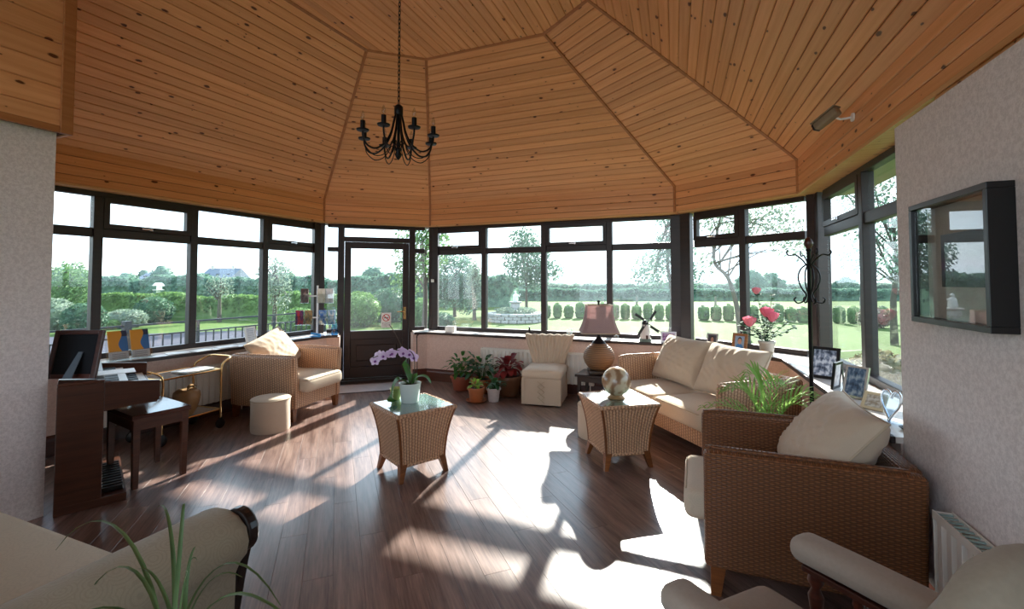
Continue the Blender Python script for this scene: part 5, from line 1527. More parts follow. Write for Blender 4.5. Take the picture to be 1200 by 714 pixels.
# ---------------------------------------------------------------- orchid, bowl and globe
def at(t, x, y, z=0.5245): return (t[0] + x, t[1] + y, z)
def orchid():
    root = thing('potted_orchid', 'lilac orchid with one arching flower spray in a white pot', 'plant', (-2.19, 3.19, 0.5245))
    m = MB(); m.lathe([(0.066, 0.0), (0.07, 0.004), (0.088, 0.15), (0.092, 0.158), (0.084, 0.158), (0.078, 0.14), (0.0, 0.135)], 28, cap=False); m.build('pot', plain('white_glaze', 'DDE4DE', 0.2, var=0.02), root, smooth=50)
    m = MB(); m.lathe([(0.079, 0.135), (0.03, 0.148), (0.001, 0.15)], 18, cap=False); m.build('bark', soil, root, smooth=50)
    lv = leaf_mat('leaf_orchid', '2F5A2A', '55843A', 0.3)
    for pts, w in (([(-0.02, 0, 0.14), (-0.06, -0.06, 0.19), (-0.09, -0.09, 0.13), (-0.10, -0.10, 0.03), (-0.09, -0.105, 0.012)], 0.058), ([(0, 0, 0.14), (-0.02, 0.0, 0.22), (-0.055, 0.01, 0.30), (-0.04, 0.03, 0.36)], 0.03), ([(0.01, 0, 0.14), (0.06, 0.03, 0.20), (0.12, 0.05, 0.20), (0.16, 0.06, 0.15)], 0.035), ([(0, 0.02, 0.14), (-0.04, 0.08, 0.2), (-0.06, 0.14, 0.19), (-0.07, 0.19, 0.12)], 0.035)):
        m = MB(); m.leaf(crv(pts, 5), lambda t: w * math.sin(PI * min(1, 0.1 + 0.88 * t)) ** 0.7 + 0.001, 0.25); m.build('leaf', lv, root, smooth=70)
    stem = crv([(0.0, 0.0, 0.14), (0.03, 0.02, 0.28), (0.0, 0.02, 0.40), (-0.10, -0.01, 0.42), (-0.22, -0.05, 0.39), (-0.34, -0.09, 0.34)], 6)
    br = plain('stem_brown', '4A3A2C', 0.6)
    m = MB(); m.tube(stem, 0.0035, 6); m.build('stem', br, root, smooth=60)
    m = MB(); m.tube(crv([(0.0, 0.01, 0.14), (-0.05, 0.02, 0.33), (-0.13, 0.0, 0.52), (-0.20, -0.02, 0.63)], 5), 0.003, 6); m.tube(crv([(-0.155, -0.01, 0.56), (-0.12, -0.01, 0.575), (-0.06, 0.0, 0.58)], 3), 0.002, 5); m.build('bare_stem', br, root, smooth=60)
    pet = leaf_mat('orchid_petal', 'D2B4DC', 'F0E2F4', 0.4)
    lip = plain('orchid_lip', '7A3A8A', 0.4)
    r = random.Random(2)
    for k in range(9):
        p = Vector(stem[12 + k * 2 if 12 + k * 2 < len(stem) else len(stem) - 1]) + Vector((r.uniform(-0.012, 0.012), r.uniform(-0.02, 0.02), r.uniform(-0.045, 0.01)))
        face = Vector((0.45 + r.uniform(-0.2, 0.2), -0.85, -0.1 + r.uniform(-0.1, 0.1))).normalized()
        M_ = face.to_track_quat('Z', 'Y').to_matrix().to_4x4(); M_.translation = p
        fl = MB()
        for q in range(5):
            a = 2 * PI * q / 5 + PI / 2; w = 0.024 if q in (1, 4) else 0.015; L = 0.042
            d = Vector((math.cos(a), math.sin(a), 0))
            fl.leaf([M_ @ (d * (L * t) + Vector((0, 0, 0.006 * math.sin(PI * t)))) for t in (0, 0.25, 0.5, 0.75, 1)], lambda t, w=w: w * math.sin(PI * min(1, 0.08 + 0.86 * t)) ** 0.8 + 0.001, 0.05, up=tuple(face))
        f = fl.build('flower', pet, root, smooth=70)
        m = MB(); m.sphere(tuple(M_ @ Vector((0, -0.006, 0.012))), 0.011, 8, 6); m.build('lip', lip, f, smooth=70)
orchid()
bw = MB(); bw.lathe([(0.03, 0.0), (0.034, 0.005), (0.052, 0.09), (0.055, 0.095), (0.048, 0.09), (0.03, 0.01), (0.0, 0.008)], 24, cap=False)
o = bw.build('lime_cup', plain('lime_glaze', 'B9C277', 0.25, var=0.05), loc=(-2.345, 3.215, 0.5245), smooth=50); tag(o, 'lime green cup behind the orchid pot on the glass table', 'cup')
gl = thing('marbled_globe', 'marbled cream and brown globe ornament standing on the glass table', 'ornament', (-0.635, 3.95, 0.5245))
t = NT('marbled_shell'); w = t.n('TexWave'); w.wave_type = 'BANDS'; t.l(t.coord('Object', (1, 1, 1)), w.inputs['Vector']); w.inputs['Scale'].default_value = 2.2; w.inputs['Distortion'].default_value = 14; w.inputs['Detail'].default_value = 4; w.inputs['Detail Scale'].default_value = 1.6
t.set(t.ramp(w.outputs['Fac'], [(0.05, '8A6A50'), (0.45, 'A2876A'), (0.8, 'BFB096')]), 0.18, spec=0.6)
m = MB(); m.sphere((0, 0, 0.142), 0.122, 32, 20); m.build('globe', t.m, gl, smooth=170)
m = MB(); m.lathe([(0.07, 0.0), (0.075, 0.006), (0.055, 0.02), (0.05, 0.035), (0.056, 0.036)], 24); m.build('ring_stand', gold, gl, smooth=50)

# ---------------------------------------------------------------- roses on the right sill
def roses():
    root = thing('potted_roses', 'pink roses in a pale grey pot on the sill behind the sofa', 'plant', (0.685, 5.44, ZT))
    m = MB(); m.lathe([(0.055, 0.0), (0.06, 0.004), (0.075, 0.125), (0.082, 0.13), (0.082, 0.15), (0.07, 0.15), (0.066, 0.12), (0.0, 0.115)], 24, cap=False); m.build('pot', plain('grey_glaze', 'A9A49C', 0.5), root, smooth=50)
    lv = leaf_mat('leaf_rose', '2C4E38', '52745A', 0.2, 0.8)
    r = random.Random(9)
    heads = [(-0.09, -0.03, 0.66), (0.0, -0.05, 0.43), (0.045, -0.05, 0.385), (-0.16, -0.04, 0.33)]
    tips = heads + [(0.06, 0.02, 0.62), (0.2, 0.0, 0.36), (0.24, -0.03, 0.30), (-0.22, 0.0, 0.24), (0.13, 0.04, 0.46), (-0.07, 0.03, 0.40), (-0.25, -0.02, 0.33)]
    for k, (x, y, z) in enumerate(tips):
        pts = bez((r.uniform(-0.02, 0.02), r.uniform(-0.02, 0.02), 0.11), (x * 0.2, y * 0.2, 0.11 + z * 0.35), (x * 0.75, y * 0.7, z * 0.8), (x, y, z), 10)
        m = MB(); m.tube(pts, 0.0028, 5); s = m.build('stem', lv, root, smooth=60)
        m = MB()
        for i in range(2, 11):
            for q in range(3):
                p = Vector(pts[i]); a = r.uniform(0, 2 * PI); L = r.uniform(0.035, 0.06)
                d = Vector((math.cos(a), math.sin(a), r.uniform(-0.3, 0.5))) * L
                m.leaf([p, p + d * 0.35, p + d * 0.7, p + d], lambda t: 0.022 * math.sin(PI * min(1, 0.1 + 0.85 * t)) + 0.0005, 0.2)
        l = m.build('leaves', lv, s, smooth=70); l['kind'] = 'stuff'
    pk = leaf_mat('rose_petal', 'E2708A', 'F4A8B4', 0.3)
    for k, (x, y, z) in enumerate(heads):
        m = MB(); R0 = 0.075 if k else 0.05
        for layer in range(4):
            n = 3 + layer; rr = R0 * (0.24 + 0.2 * layer)
            for q in range(n):
                a0 = 2 * PI * q / n + layer * 0.5
                def f(u, v, a0=a0, rr=rr, n=n, layer=layer):
                    a = a0 + (u - 0.5) * 2 * PI / n * 1.35
                    h = R0 * (1.55 - 0.12 * layer); rad = rr * (0.45 + 1.1 * v * (1 - 0.4 * v) - (0.12 * (1 - abs(2 * u - 1)) if layer == 3 else 0))
                    return Vector((x + rad * math.cos(a), y + rad * math.sin(a), z + (v - 0.3) * h * (1 - 0.15 * abs(2 * u - 1))))
                m.grid(f, 4, 3)
        m.build('rose', pk, root, smooth=70)
roses()

# ---------------------------------------------------------------- pot plants by the back wall
def pot_mb(r, h, lip=0.01): 
    m = MB(); m.lathe([(r * 0.72, 0.0), (r * 0.76, 0.005), (r * 0.98, h * 0.85), (r + lip, h * 0.86), (r + lip, h), (r * 0.92, h), (r * 0.88, h * 0.9), (0.0, h * 0.88)], 24, cap=False); return m
def bush(root, n, R_, z0, zr, lm, w, L, r, droop=0.3, name='leaf', each=True):
    for k in range(n):
        a = r.uniform(0, 2 * PI); el = r.uniform(0.15, 1.35); rad = R_ * r.uniform(0.45, 1.0)
        tip = Vector((rad * math.cos(a) * math.cos(el * 0.6), rad * math.sin(a) * math.cos(el * 0.6), z0 + zr * math.sin(el) * r.uniform(0.5, 1.0)))
        base = Vector((0.02 * math.cos(a), 0.02 * math.sin(a), z0 - 0.02))
        mid = (base + tip) / 2 + Vector((0, 0, zr * 0.25))
        st = tip * 0.62 + mid * 0.38
        m = MB(); m.leaf(crv([base, mid * 0.9 + base * 0.1], 2), lambda t: 0.002, 0.0)
        d = (tip - mid).normalized(); p = tip - d * L * 0.5
        q = tip + d * L * 0.5 + Vector((0, 0, -droop * L))
        m.leaf([mid * 0.9 + base * 0.1, p], lambda t: 0.0018, 0)
        m.leaf(crv([p, tip, q], 3), lambda t: w * math.sin(PI * min(1, 0.08 + 0.88 * t)) ** 0.8 + 0.0006, 0.2)
        m.build(name, lm, root, smooth=70)
def potplant(label, loc, pr, ph, pm, lm, n, R_, zr, w, L, seed, saucer=None, name='pot_plant'):
    root = thing(name, label, 'plant', loc, group='pot plants by the back radiator')
    pot_mb(pr, ph).build('pot', pm, root, smooth=50)
    if saucer:
        m = MB(); m.lathe([(pr * 1.0, 0.0), (pr * 1.25, 0.02), (pr * 1.28, 0.022), (pr * 1.0, 0.006)], 24); m.build('saucer', saucer, root, smooth=50)
    m = MB(); m.lathe([(pr * 0.9, ph * 0.9), (0.001, ph * 0.93)], 18, cap=False); m.build('soil', soil, root)
    bush(root, n, R_, ph, zr, lm, w, L, random.Random(seed))
    return root
terr2 = plain('terracotta_red', '8E4A34', 0.55, var=0.2, scale=12)
greypot = plain('pale_grey_pot', 'C2B8B4', 0.5)
darkpot = plain('brown_glaze_pot', '6E4A34', 0.3, var=0.25, scale=9)
potplant('leafy dark green plant in a red clay pot against the back wall', (-3.08, 5.74, 0), 0.15, 0.20, terr2, green, 60, 0.27, 0.34, 0.028, 0.11, 1)
potplant('trailing variegated plant in an orange clay pot in the middle of the group', (-2.75, 5.70, 0), 0.15, 0.19, terracotta, green_dk, 70, 0.28, 0.36, 0.026, 0.11, 2)
potplant('small lime green plant in an orange glazed pot with saucer, at the front', (-2.60, 5.24, 0), 0.105, 0.18, terracotta, green_lime, 26, 0.11, 0.11, 0.02, 0.06, 3, terracotta)
potplant('blue-green plant in a small pale grey pot, front right of the group', (-2.40, 5.33, 0), 0.085, 0.17, greypot, green_dk, 34, 0.15, 0.14, 0.022, 0.07, 4)
potplant('dark red begonia in a large brown glazed pot beside the radiator', (-2.36, 5.72, 0), 0.19, 0.26, darkpot, red_leaf, 34, 0.22, 0.28, 0.045, 0.12, 5, darkpot)
# ---------------------------------------------------------------- garden
GZ = -0.2
def cam2room(u, depth):
    """plan position seen at image column u and at this distance ahead of the viewer"""
    X = (u - 600) / 533 * depth; c, s = math.cos(R(21.947)), math.sin(R(21.947))
    return (X * c - depth * s, X * s + depth * c)
t = NT('lawn_grass'); oc = t.coord('Object')
n1 = t.noise(oc, 0.25, 4); n2 = t.noise(oc, 6.0, 4, 0.7)
f = t.math('ADD', t.math('MULTIPLY', n1, 0.5), t.math('MULTIPLY', n2, 0.5))
t.set(t.ramp(f, [(0.35, '364A1C'), (0.5, '425823'), (0.65, '4E642E')]), 0.9, spec=0.1); t.bump(n2, 0.4, 0.03)
m = MB(); m.add([(-260, -30, GZ), (300, -30, GZ), (300, 420, GZ), (-260, 420, GZ)], [(0, 1, 2, 3)])
o = m.build('ground', t.m); tag(o, 'wide mown lawn and fields outside the windows', 'lawn', kind='structure')
m = MB(); m.prism([(-5.9, -2), (-3.9, 6.9), (-2.0, 9.0), (-6.5, 14.2), (-10.4, 13.2), (-14.6, 11.8), (-19, 7.6), (-20, -2)][::-1], GZ - 0.05, GZ + 0.02)
o = m.build('path', plain('paving_grey', '474750', 0.95, spec=0.05, var=0.15, scale=2)); tag(o, 'grey paved drive outside the left windows and door', 'path', kind='structure')
bark = plain('bark', '4A4238', 0.9, var=0.3, scale=8)
def foliage(mb, blobs, n, size, r, shell=0.55):
    vols = [b[3] * b[4] * b[5] for b in blobs]; tot = sum(vols)
    for b, v in zip(blobs, vols):
        for _ in range(max(6, int(n * v / tot))):
            while True:
                d = Vector((r.uniform(-1, 1), r.uniform(-1, 1), r.uniform(-1, 1)))
                if 0.05 < d.length <= 1: break
            d = d.normalized() * (shell + (1 - shell) * r.random() ** 0.6)
            c = Vector((b[0] + d.x * b[3], b[1] + d.y * b[4], b[2] + d.z * b[5]))
            a = Vector((r.gauss(0, 1), r.gauss(0, 1), r.gauss(0, 1))).normalized(); e = a.orthogonal().normalized(); g = a.cross(e)
            s = size * r.uniform(0.6, 1.3)
            mb.add([c - e * s, c - g * s * 0.55, c + e * s, c + g * s * 0.55], [(0, 1, 2, 3)])
def lump(mb, b, r, k=0.86, n=14, mm=8):
    ph = [r.uniform(0, 6.28) for _ in range(4)]
    s0 = len(mb.v)
    mb.sphere((0, 0, 0), 1.0, n, mm)
    for i in range(s0, len(mb.v)):
        v = Vector(mb.v[i]); f = k * (1 + 0.07 * math.sin(v.x * 5 + ph[0]) + 0.07 * math.sin(v.y * 6 + ph[1]) + 0.06 * math.sin(v.z * 5 + ph[2]))
        mb.v[i] = (b[0] + v.x * b[3] * f, b[1] + v.y * b[4] * f, b[2] + v.z * b[5] * f)
lf_haze = leaf_mat('foliage_haze_blue', '3E5E54', '6E8F78', 0.35, 0.7)  # bluish haze of distance is put into this leaf colour
lf_mid = leaf_mat('foliage_mid', '46683E', '6F8F58', 0.35, 0.7)
lf_light = leaf_mat('foliage_light', '4C6E3A', '6F8E50', 0.3, 0.7)
lf_dark = leaf_mat('foliage_dark', '35533F', '56785A', 0.3, 0.7)
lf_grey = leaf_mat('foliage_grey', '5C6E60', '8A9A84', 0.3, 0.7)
lf_straw = leaf_mat('foliage_straw', '6E6A4C', '8E8A68', 0.3, 0.8)
def shrub(label, pos, rx, rz, lm, seed, n=900, size=0.05, group='garden shrubs', name='shrub', ry=None):
    r = random.Random(seed); root = thing(name, label, 'shrub', (pos[0], pos[1], GZ), group=group)
    b = (0, 0, rz * 0.85, rx, ry or rx, rz)
    m = MB(); lump(m, b, r, 0.82); m.build('inner_growth', lm, root, smooth=80)
    m = MB(); foliage(m, [b], n, size, r, 0.82); l = m.build('foliage', lm, root); l['kind'] = 'stuff'
    m = MB(); m.tube([(0, 0, 0), (0.02, 0, rz * 0.5)], 0.03, 6); m.build('stem', bark, root)
def tree(label, pos, trunk, blobs, lm, seed, n=2500, size=0.07, nb=14, group='garden trees', shell=0.25, tr=0.10):
    r = random.Random(seed); root = thing('tree', label, 'tree', (pos[0], pos[1], GZ), group=group)
    m = MB(); m.tube(crv(trunk, 4), [tr * (1 - 0.75 * i / (4 * (len(trunk) - 1))) for i in range(4 * (len(trunk) - 1) + 1)], 8); tk = m.build('trunk', bark, root, smooth=60)
    tp = crv(trunk, 4)
    for k in range(nb):
        b = blobs[k % len(blobs)]
        s = tp[int(len(tp) * r.uniform(0.4, 0.98))]
        e = Vector((b[0] + r.uniform(-0.7, 0.7) * b[3], b[1] + r.uniform(-0.7, 0.7) * b[4], b[2] + r.uniform(-0.6, 0.7) * b[5]))
        mid = (Vector(s) + e) / 2 + Vector((r.uniform(-0.1, 0.1), r.uniform(-0.1, 0.1), 0.1))
        m = MB(); m.tube(crv([s, mid, e], 4), [tr * 0.35 * (1 - 0.75 * i / 8) for i in range(9)], 5); m.build('branch', bark, root, smooth=60)
    m = MB(); foliage(m, blobs, n, size, r, shell); l = m.build('foliage', lm, root); l['kind'] = 'stuff'
def hedge(label, a, b, h, th, lm, seed, n=5000, size=0.12, cat='hedge', wob=0.15):
    r = random.Random(seed); a, b = Vector((*a, GZ)), Vector((*b, GZ)); d = b - a; L = d.length
    root = thing('hedge', label, 'hedge', a, math.atan2(d.y, d.x))
    m = MB(); k = max(6, int(L / 1.2))
    def f(u, v):
        an = PI * v; x = u * L; hh = h * (1 + wob * 0.5 * math.sin(x * 0.9 + seed) + wob * 0.4 * math.sin(x * 2.3))
        y = -math.cos(an) * th / 2 * (1 + 0.15 * math.sin(x * 1.7)); return Vector((x, math.copysign(abs(y) ** 0.6 * (th / 2) ** 0.4, y), hh * 0.93 * math.sin(an) ** 0.45))
    m.grid(f, k * 2, 8); m.build('inner_growth', lm, root, smooth=80)
    m = MB()
    for _ in range(n):
        u, v = r.random(), 0.03 + 0.72 * r.random()
        p = f(u, v); p = Vector((p.x, p.y * 1.05, p.z * 1.06)); an = Vector((r.gauss(0, 1), r.gauss(0, 1), r.gauss(0, 1))).normalized(); e = an.orthogonal().normalized(); g = an.cross(e); s = size * r.uniform(0.6, 1.3)
        m.add([p - e * s, p - g * s * 0.6, p + e * s, p + g * s * 0.6], [(0, 1, 2, 3)])
    l = m.build('foliage', lm, root); l['kind'] = 'stuff'
hedge('low light green hedge along the far edge of the left lawn', (-31, 10.4), (-13, 18.6), 1.15, 1.3, lf_light, 1, 5000, 0.10)
hedge('tall blue-green hedge beyond the light green one on the left', (-46, 16), (-12, 31), 2.15, 2.0, lf_haze, 2, 6000, 0.16)
hedge('long dark hedge across the far field behind the back windows', (-24, 38.5), (26, 59), 1.05, 1.8, lf_haze, 3, 7000, 0.2)
hedge('tree line hedge beyond the far field', (-70, 75), (110, 130), 1.4, 4, leaf_mat('foliage_far_haze', '74887C', '94A496', 0.3, 0.8), 5, 7000, 0.5)  # leaf colour paled to stand in for distance haze

# shrubs on the left lawn
P_ = cam2room
shrub('big rounded grey-green shrub left of the window post, outermost', P_(64, 16.8), 0.68, 0.62, lf_grey, 11, 1600, 0.06)
shrub('rounded dark shrub right beside the outermost one', P_(101, 15.6), 0.62, 0.55, lf_dark, 12, 1600, 0.06)
shrub('low wide grey mound shrub behind the orange leaflets', P_(148, 17.5), 0.72, 0.38, lf_grey, 13, 1200, 0.06)
shrub('tiny lime ball shrub in front of the grey mound', P_(134, 16.8), 0.22, 0.2, lf_light, 14, 400, 0.04)
shrub('domed shrub between the grey mound and the second window post', P_(182, 19.8), 0.74, 0.60, lf_dark, 15, 1600, 0.06)
shrub('round light green shrub behind the leaflet rack', P_(352, 14.5), 0.62, 0.5, lf_light, 16, 1200, 0.05)
shrub('tall bushy shrub behind the left half of the door glass', P_(421, 18.0), 0.85, 0.75, lf_light, 17, 1800, 0.06)
shrub('dark bushy shrub behind the right half of the door glass', P_(458, 20.2), 0.95, 0.82, lf_dark, 18, 1800, 0.06)
shrub('shrub beyond the narrow sidelight right of the door', P_(492, 17.0), 0.7, 0.62, lf_mid, 19, 1200, 0.06)
shrub('low dark shrub at the left end of the back lawn', P_(516, 15.6), 0.55, 0.38, lf_dark, 20, 1200, 0.05)
shrub('straw-coloured feathery shrub close outside the right window', P_(1030, 5.05), 0.42, 0.52, lf_straw, 21, 2500, 0.03)
shrub('pinkish flowering shrub among the clipped bushes beyond the right window', P_(1022, 17.5), 0.55, 0.42, leaf_mat('foliage_pink', '5E6650', '86706A', 0.3), 22, 900, 0.05)
# clipped square bushes on the far lawn
us = [(640 + 13.2 * q, 22.5 - 0.008 * 13.2 * q) for q in range(12)] + [(824 + 14.5 * q, 21 - 0.011 * 14.5 * q) for q in range(9)] + [(982 + 17 * q, 19.3) for q in range(4)]
ordn = ['first', 'second', 'third', 'fourth', 'fifth', 'sixth', 'seventh', 'eighth', 'ninth', 'tenth', 'eleventh', 'twelfth']
names = ['%s from the left in the back windows' % ordn[q] for q in range(12)] + ['%s right of the broad corner post' % ordn[q] for q in range(9)] + ['%s from the left in the right window' % ordn[q] for q in range(4)]
bl = [(P_(u, d), k) for k, (u, d) in enumerate(us)]
for (pos, k) in bl:
    r = random.Random(50 + k); root = thing('clipped_bush', 'clipped square garden bush, ' + names[k], 'bush', (pos[0], pos[1], GZ), R(10 * k), 'clipped bushes in a row')
    w, h = r.uniform(0.37, 0.42), r.uniform(0.60, 0.76)
    m = MB(); m.rbox(w, w, h, 0.12, 3, T(0, 0, h / 2)); m.build('inner_growth', lf_mid, root, smooth=60)
    m = MB(); foliage(m, [(0, 0, h / 2, w * 0.6, w * 0.6, h * 0.58)], 450, 0.045, r, 0.85); l = m.build('foliage', lf_mid if k % 3 else lf_grey, root); l['kind'] = 'stuff'
# trees
tree('small bushy ornamental tree at the far left of the lawn', P_(84, 19.6), [(0, 0, 0), (0.05, 0, 1.0), (0, 0, 2.0)], [(0, 0, 1.7, 1.0, 0.9, 0.95), (-0.6, 0, 1.3, 0.7, 0.6, 0.8), (0.5, 0, 1.2, 0.6, 0.6, 0.8)], lf_mid, 31, 3200, 0.07)
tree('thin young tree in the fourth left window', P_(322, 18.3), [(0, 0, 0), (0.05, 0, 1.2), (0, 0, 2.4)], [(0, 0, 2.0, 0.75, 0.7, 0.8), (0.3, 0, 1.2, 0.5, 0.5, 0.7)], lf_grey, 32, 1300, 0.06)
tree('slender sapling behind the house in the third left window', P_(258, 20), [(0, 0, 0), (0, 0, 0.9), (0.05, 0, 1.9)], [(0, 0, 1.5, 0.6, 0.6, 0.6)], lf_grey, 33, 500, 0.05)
tree('leafy tree overhanging the right edge of the door glass', P_(497, 13.5), [(0, 0, 0), (0.05, 0, 1.5), (-0.1, 0, 3.2)], [(-0.1, 0, 2.7, 0.95, 0.8, 0.9), (-0.5, 0, 1.9, 0.6, 0.6, 0.7), (0.2, 0, 3.4, 0.6, 0.6, 0.5)], lf_mid, 34, 2600, 0.055)
tree('dense blue-green tree filling the first back window', P_(533, 23), [(0, 0, 0), (0, 0, 1.3), (0.1, 0, 2.6)], [(0, 0, 2.0, 1.35, 1.1, 1.35), (-0.6, 0, 1.3, 0.8, 0.8, 1.0), (0.6, 0, 1.2, 0.8, 0.8, 1.1)], lf_haze, 35, 5200, 0.08, shell=0.4)
tree('pale weeping tree beside the dense one in the first back window', P_(556, 21), [(0, 0, 0), (0, 0, 1.2), (0.05, 0, 2.4)], [(0, 0, 1.6, 0.4, 0.4, 1.2)], lf_grey, 36, 1300, 0.06)
tree('large round-headed tree behind the fountain', P_(617, 27), [(0, 0, 0), (0, 0, 1.6), (0.1, 0, 3.6)], [(0, 0, 2.9, 1.55, 1.4, 1.5), (-0.2, 0, 4.3, 0.95, 0.9, 0.8), (0.6, 0, 1.9, 0.9, 0.9, 0.8), (1.4, 0, 2.4, 0.9, 0.8, 0.7)], lf_haze, 37, 4600, 0.09)
tree('spreading tree left of the broad corner post', P_(786, 15.5), [(0, 0, 0), (0.05, 0, 1.3), (-0.1, 0, 2.5), (0.1, 0, 4.2)], [(-0.6, 0, 2.1, 0.75, 0.7, 0.75), (0.1, 0, 2.9, 0.8, 0.7, 0.8), (0.0, 0, 4.2, 0.8, 0.7, 0.6), (0.5, 0, 2.0, 0.6, 0.6, 0.6)], lf_haze, 38, 3000, 0.06)
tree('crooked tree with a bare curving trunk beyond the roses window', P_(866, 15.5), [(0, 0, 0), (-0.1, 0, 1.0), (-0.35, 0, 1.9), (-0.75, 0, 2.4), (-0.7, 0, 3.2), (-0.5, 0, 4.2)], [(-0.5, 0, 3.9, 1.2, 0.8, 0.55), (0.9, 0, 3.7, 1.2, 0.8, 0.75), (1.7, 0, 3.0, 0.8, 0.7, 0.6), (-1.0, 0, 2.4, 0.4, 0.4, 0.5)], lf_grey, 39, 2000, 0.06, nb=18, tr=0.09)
tree('tree with a forked trunk beyond the right window', P_(1046, 12.5), [(0, 0, 0), (0, 0, 1.2), (0.1, 0, 2.2), (0.0, 0, 3.8)], [(0, 0, 3.5, 1.3, 1.0, 0.8), (-0.4, 0, 2.4, 0.9, 0.8, 0.7), (0.8, 0, 2.6, 0.9, 0.8, 0.8), (-0.6, 0, 4.3, 0.9, 0.8, 0.5)], lf_haze, 40, 2600, 0.055, nb=20)
# far clumps of trees
far = [(150, 95, 5.0, 3.4), (170, 112, 4.2, 4.4), (190, 98, 5.4, 4.8), (78, 90, 6, 4.5), (335, 85, 4.6, 3.6), (318, 90, 4, 3.0), (437, 80, 4.6, 4.2), (418, 84, 3.6, 2.6), (880, 70, 4.0, 3.4), (903, 74, 3.6, 3.0), (990, 76, 3.5, 2.4)]
fl = ['left of the white gable', 'behind the white gable', 'tallest, right of the white gable', 'behind the far-left lawn tree', 'right of the slate-roofed house', 'nearest the slate-roofed house', 'round one in the door glass', 'low one left in the door glass', 'dark one behind the red rosebud', 'second dark one behind the roses', 'seen through the right window']
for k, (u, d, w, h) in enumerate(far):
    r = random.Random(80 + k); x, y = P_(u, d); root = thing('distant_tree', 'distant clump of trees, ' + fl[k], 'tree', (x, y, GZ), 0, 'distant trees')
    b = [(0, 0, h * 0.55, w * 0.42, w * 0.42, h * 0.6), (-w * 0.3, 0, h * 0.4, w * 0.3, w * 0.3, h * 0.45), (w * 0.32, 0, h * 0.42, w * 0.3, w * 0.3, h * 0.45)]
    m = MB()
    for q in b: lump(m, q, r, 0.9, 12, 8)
    m.build('crown', lf_haze, root, smooth=80)
    m = MB(); foliage(m, b, 500, 0.3, r, 0.8); l = m.build('foliage', lf_haze, root); l['kind'] = 'stuff'
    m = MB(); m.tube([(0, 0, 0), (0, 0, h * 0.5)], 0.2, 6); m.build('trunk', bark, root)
# houses far off
def house(label, u, d, w, h, rh, dp, wallc, seed):
    x, y = P_(u, d); root = thing('house', label, 'house', (x, y, GZ), R(12), 'distant houses')
    wm = plain('house_wall_' + wallc, wallc, 0.8); rm = plain('slate_roof', '5E6A78', 0.7); wd = plain('far_window', '3A4450', 0.2)
    m = MB(); m.box(-w / 2, w / 2, 0, dp, 0, h); m.build('wall', wm, root)
    m = MB(); m.prism([(0 - 0.3, h - 0.05), (dp + 0.3, h - 0.05), (dp / 2, h + rh)], -w / 2 - 0.3, w / 2 + 0.3, Matrix(((0, 0, 1, 0), (1, 0, 0, 0), (0, 1, 0, 0), (0, 0, 0, 1)))); rf = m.build('roof', rm, root)
    for cx in (-w * 0.38, w * 0.3): 
        m = MB(); m.box(cx - 0.35, cx + 0.35, dp / 2 - 0.35, dp / 2 + 0.35, h + rh * 0.6, h + rh + 0.7); m.build('chimney', wm, rf)
    n = max(2, int(w / 2.6))
    for k in range(n):
        cx = -w / 2 + w * (k + 0.5) / n
        m = MB(); m.box(cx - 0.45, cx + 0.45, -0.05, 0.02, h - 1.5, h - 0.5); m.build('window', wd, root)
        m = MB(); m.box(cx - 0.4, cx + 0.4, -0.01, 0.4, 0, 0.5, T(0, dp * 0.12, h + rh * 0.22)); m.build('rooflight', wd, rf)
house('slate-roofed house with a gable in the third left window', 252, 110, 8.5, 3.0, 2.4, 6, 'B9B4AC', 1)
house('pale cottage among distant trees in the second left window', 172, 105, 5.0, 2.6, 1.6, 5, 'D2D2D0', 2)
# hills
hm = plain('hill_haze', '90A59C', 0.9, var=0.2, scale=0.02)  # aerial haze painted into the pale hill colour
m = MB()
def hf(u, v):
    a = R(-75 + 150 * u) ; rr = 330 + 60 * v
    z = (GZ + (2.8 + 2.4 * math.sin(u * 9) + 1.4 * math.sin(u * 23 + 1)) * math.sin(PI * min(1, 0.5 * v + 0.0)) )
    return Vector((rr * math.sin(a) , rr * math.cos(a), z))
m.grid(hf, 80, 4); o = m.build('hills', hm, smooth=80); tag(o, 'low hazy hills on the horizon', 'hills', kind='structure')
# bird table and fountain
bt = thing('bird_table', 'white bird table on a post in front of the left hedge', 'bird table', (*P_(186, 26), GZ + 0.25))
m = MB(); m.box(-0.07, 0.07, -0.07, 0.07, 0, 1.05); m.build('post', plain('post_grey', 'B9B9B2', 0.7), bt)
m = MB(); m.box(-0.2, 0.2, -0.2, 0.2, 1.05, 1.08); m.build('tray', white, bt)
m = MB(); m.box(-0.15, 0.15, -0.02, 0.12, 1.08, 1.3); m.prism([(-0.24, 1.3), (0.24, 1.3), (0, 1.46)], -0.2, 0.2, Matrix(((1, 0, 0, 0), (0, 0, 1, 0), (0, 1, 0, 0), (0, 0, 0, 1)))); m.build('shelter', white, bt)
fx, fy = P_(604, 20.3)
ft = thing('garden_fountain', 'stone-ringed garden fountain with a pale statue on the lawn', 'fountain', (fx, fy, GZ))
stone = plain('grey_stone', '9A9A98', 0.85, var=0.25, scale=5, bump=0.3)
for row in range(3):
    for k in range(22):
        a = 2 * PI * (k + 0.5 * (row % 2)) / 22
        m = MB(); m.rbox(0.32, 0.2, 0.13, 0.03, 2, Matrix.Rotation(a, 4, 'Z') @ T(0, -1.15 + 0.02 * math.sin(k * 7 + row), 0.065 + row * 0.13)); m.build('ring_stone', stone, ft)
m = MB(); m.lathe([(1.08, 0.3), (0.8, 0.42), (0.45, 0.5), (0.001, 0.52)], 24, cap=False); m.build('planting_bed', lf_grey, ft, smooth=60)
m = MB(); m.lathe([(0.30, 0.48), (0.3, 0.55), (0.22, 0.6), (0.2, 0.8), (0.28, 0.84), (0.28, 0.88)], 16); m.build('pedestal', stone, ft, smooth=40)
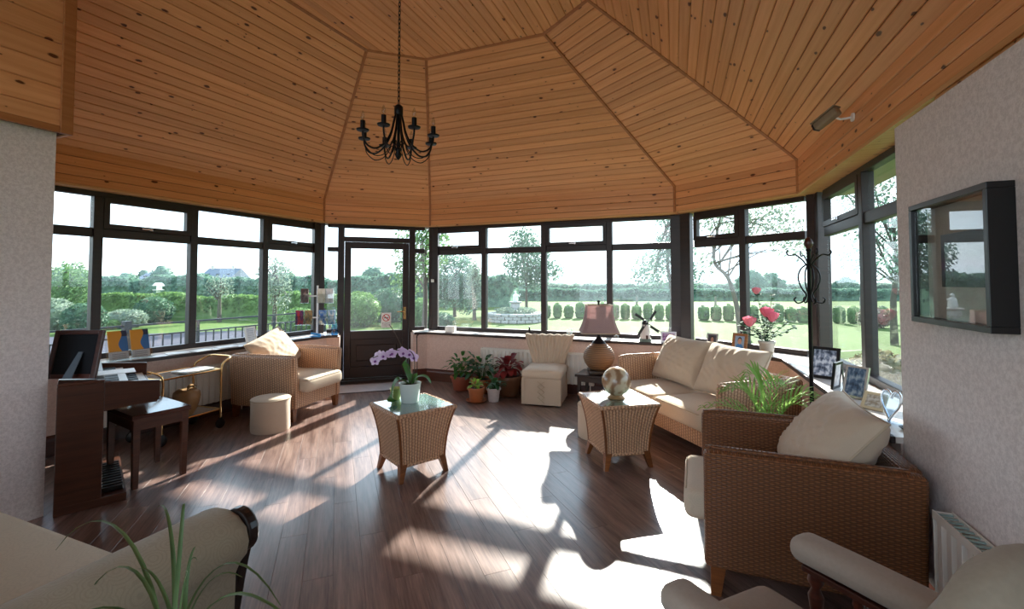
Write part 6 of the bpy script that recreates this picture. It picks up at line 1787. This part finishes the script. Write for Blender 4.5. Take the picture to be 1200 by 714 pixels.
m = MB(); m.lathe([(0.10, 0.88), (0.13, 0.95), (0.11, 1.08), (0.12, 1.15), (0.07, 1.21), (0.035, 1.24), (0.055, 1.28), (0.055, 1.32), (0.02, 1.36)], 12); m.tube([(0.10, 0, 1.17), (0.2, 0, 1.1), (0.22, 0, 1.22)], 0.025, 6); m.build('statue', plain('statue_white', 'CFD2D2', 0.7), ft, smooth=60)
m = MB(); r = random.Random(6); foliage(m, [(0, 0, 0.5, 0.95, 0.95, 0.14)], 900, 0.06, r, 0.6); l = m.build('bedding_plants', lf_grey, ft); l['kind'] = 'stuff'
for k, u in enumerate((706, 746, 838, 868, 1008)):
    x, y = P_(u, 24.5); m = MB(); m.prism([(-0.05, -0.05), (0.05, -0.05), (0.05, 0.05), (-0.05, 0.05)], 0, 0.95); m.lathe([(0.07, 0.95), (0.001, 1.0)], 4, cap=False)
    o = m.build('fence_post', plain('fence_timber', '6A6A60', 0.8), loc=(x, y, GZ)); tag(o, 'thin timber field post, ' + ('left of the windmill', 'behind the windmill', 'first past the broad corner post', 'left of the roses', 'in the right window')[k], 'post', 'field fence posts')
# railing along the drive
rl = thing('railing', 'black metal railing with thin balusters outside the left windows', 'railing', (0, 0, GZ))
rx = -8.6
railm = plain('rail_grey', '20282C', 0.5, metal=0.3)
ya, yb = 2.4, 9.2
def rb(name, *q): m = MB(); m.box(*q); return m.build(name, railm, rl)
rb('top_rail', rx - 0.015, rx + 0.015, ya, yb, 0.985, 1.015); rb('mid_rail', rx - 0.015, rx + 0.015, ya, yb, 0.80, 0.825); rb('bottom_rail', rx - 0.015, rx + 0.015, ya, yb, 0.08, 0.105)
y = ya; k = 0
bal = None
while y < yb:
    if k % 11 == 0: rb('post', rx - 0.02, rx + 0.02, y - 0.02, y + 0.02, 0, 1.0)
    elif bal is None: bal = rb('baluster', rx - 0.009, rx + 0.009, -0.009, 0.009, 0.10, 0.81); bal.location.y = y
    else:
        c = bal.copy(); col.objects.link(c); c.location.y = y
    y += 0.15; k += 1
for yy in (4.55, 8.75): rb('gate_post', rx - 0.05, rx + 0.05, yy - 0.05, yy + 0.05, 0, 1.08)
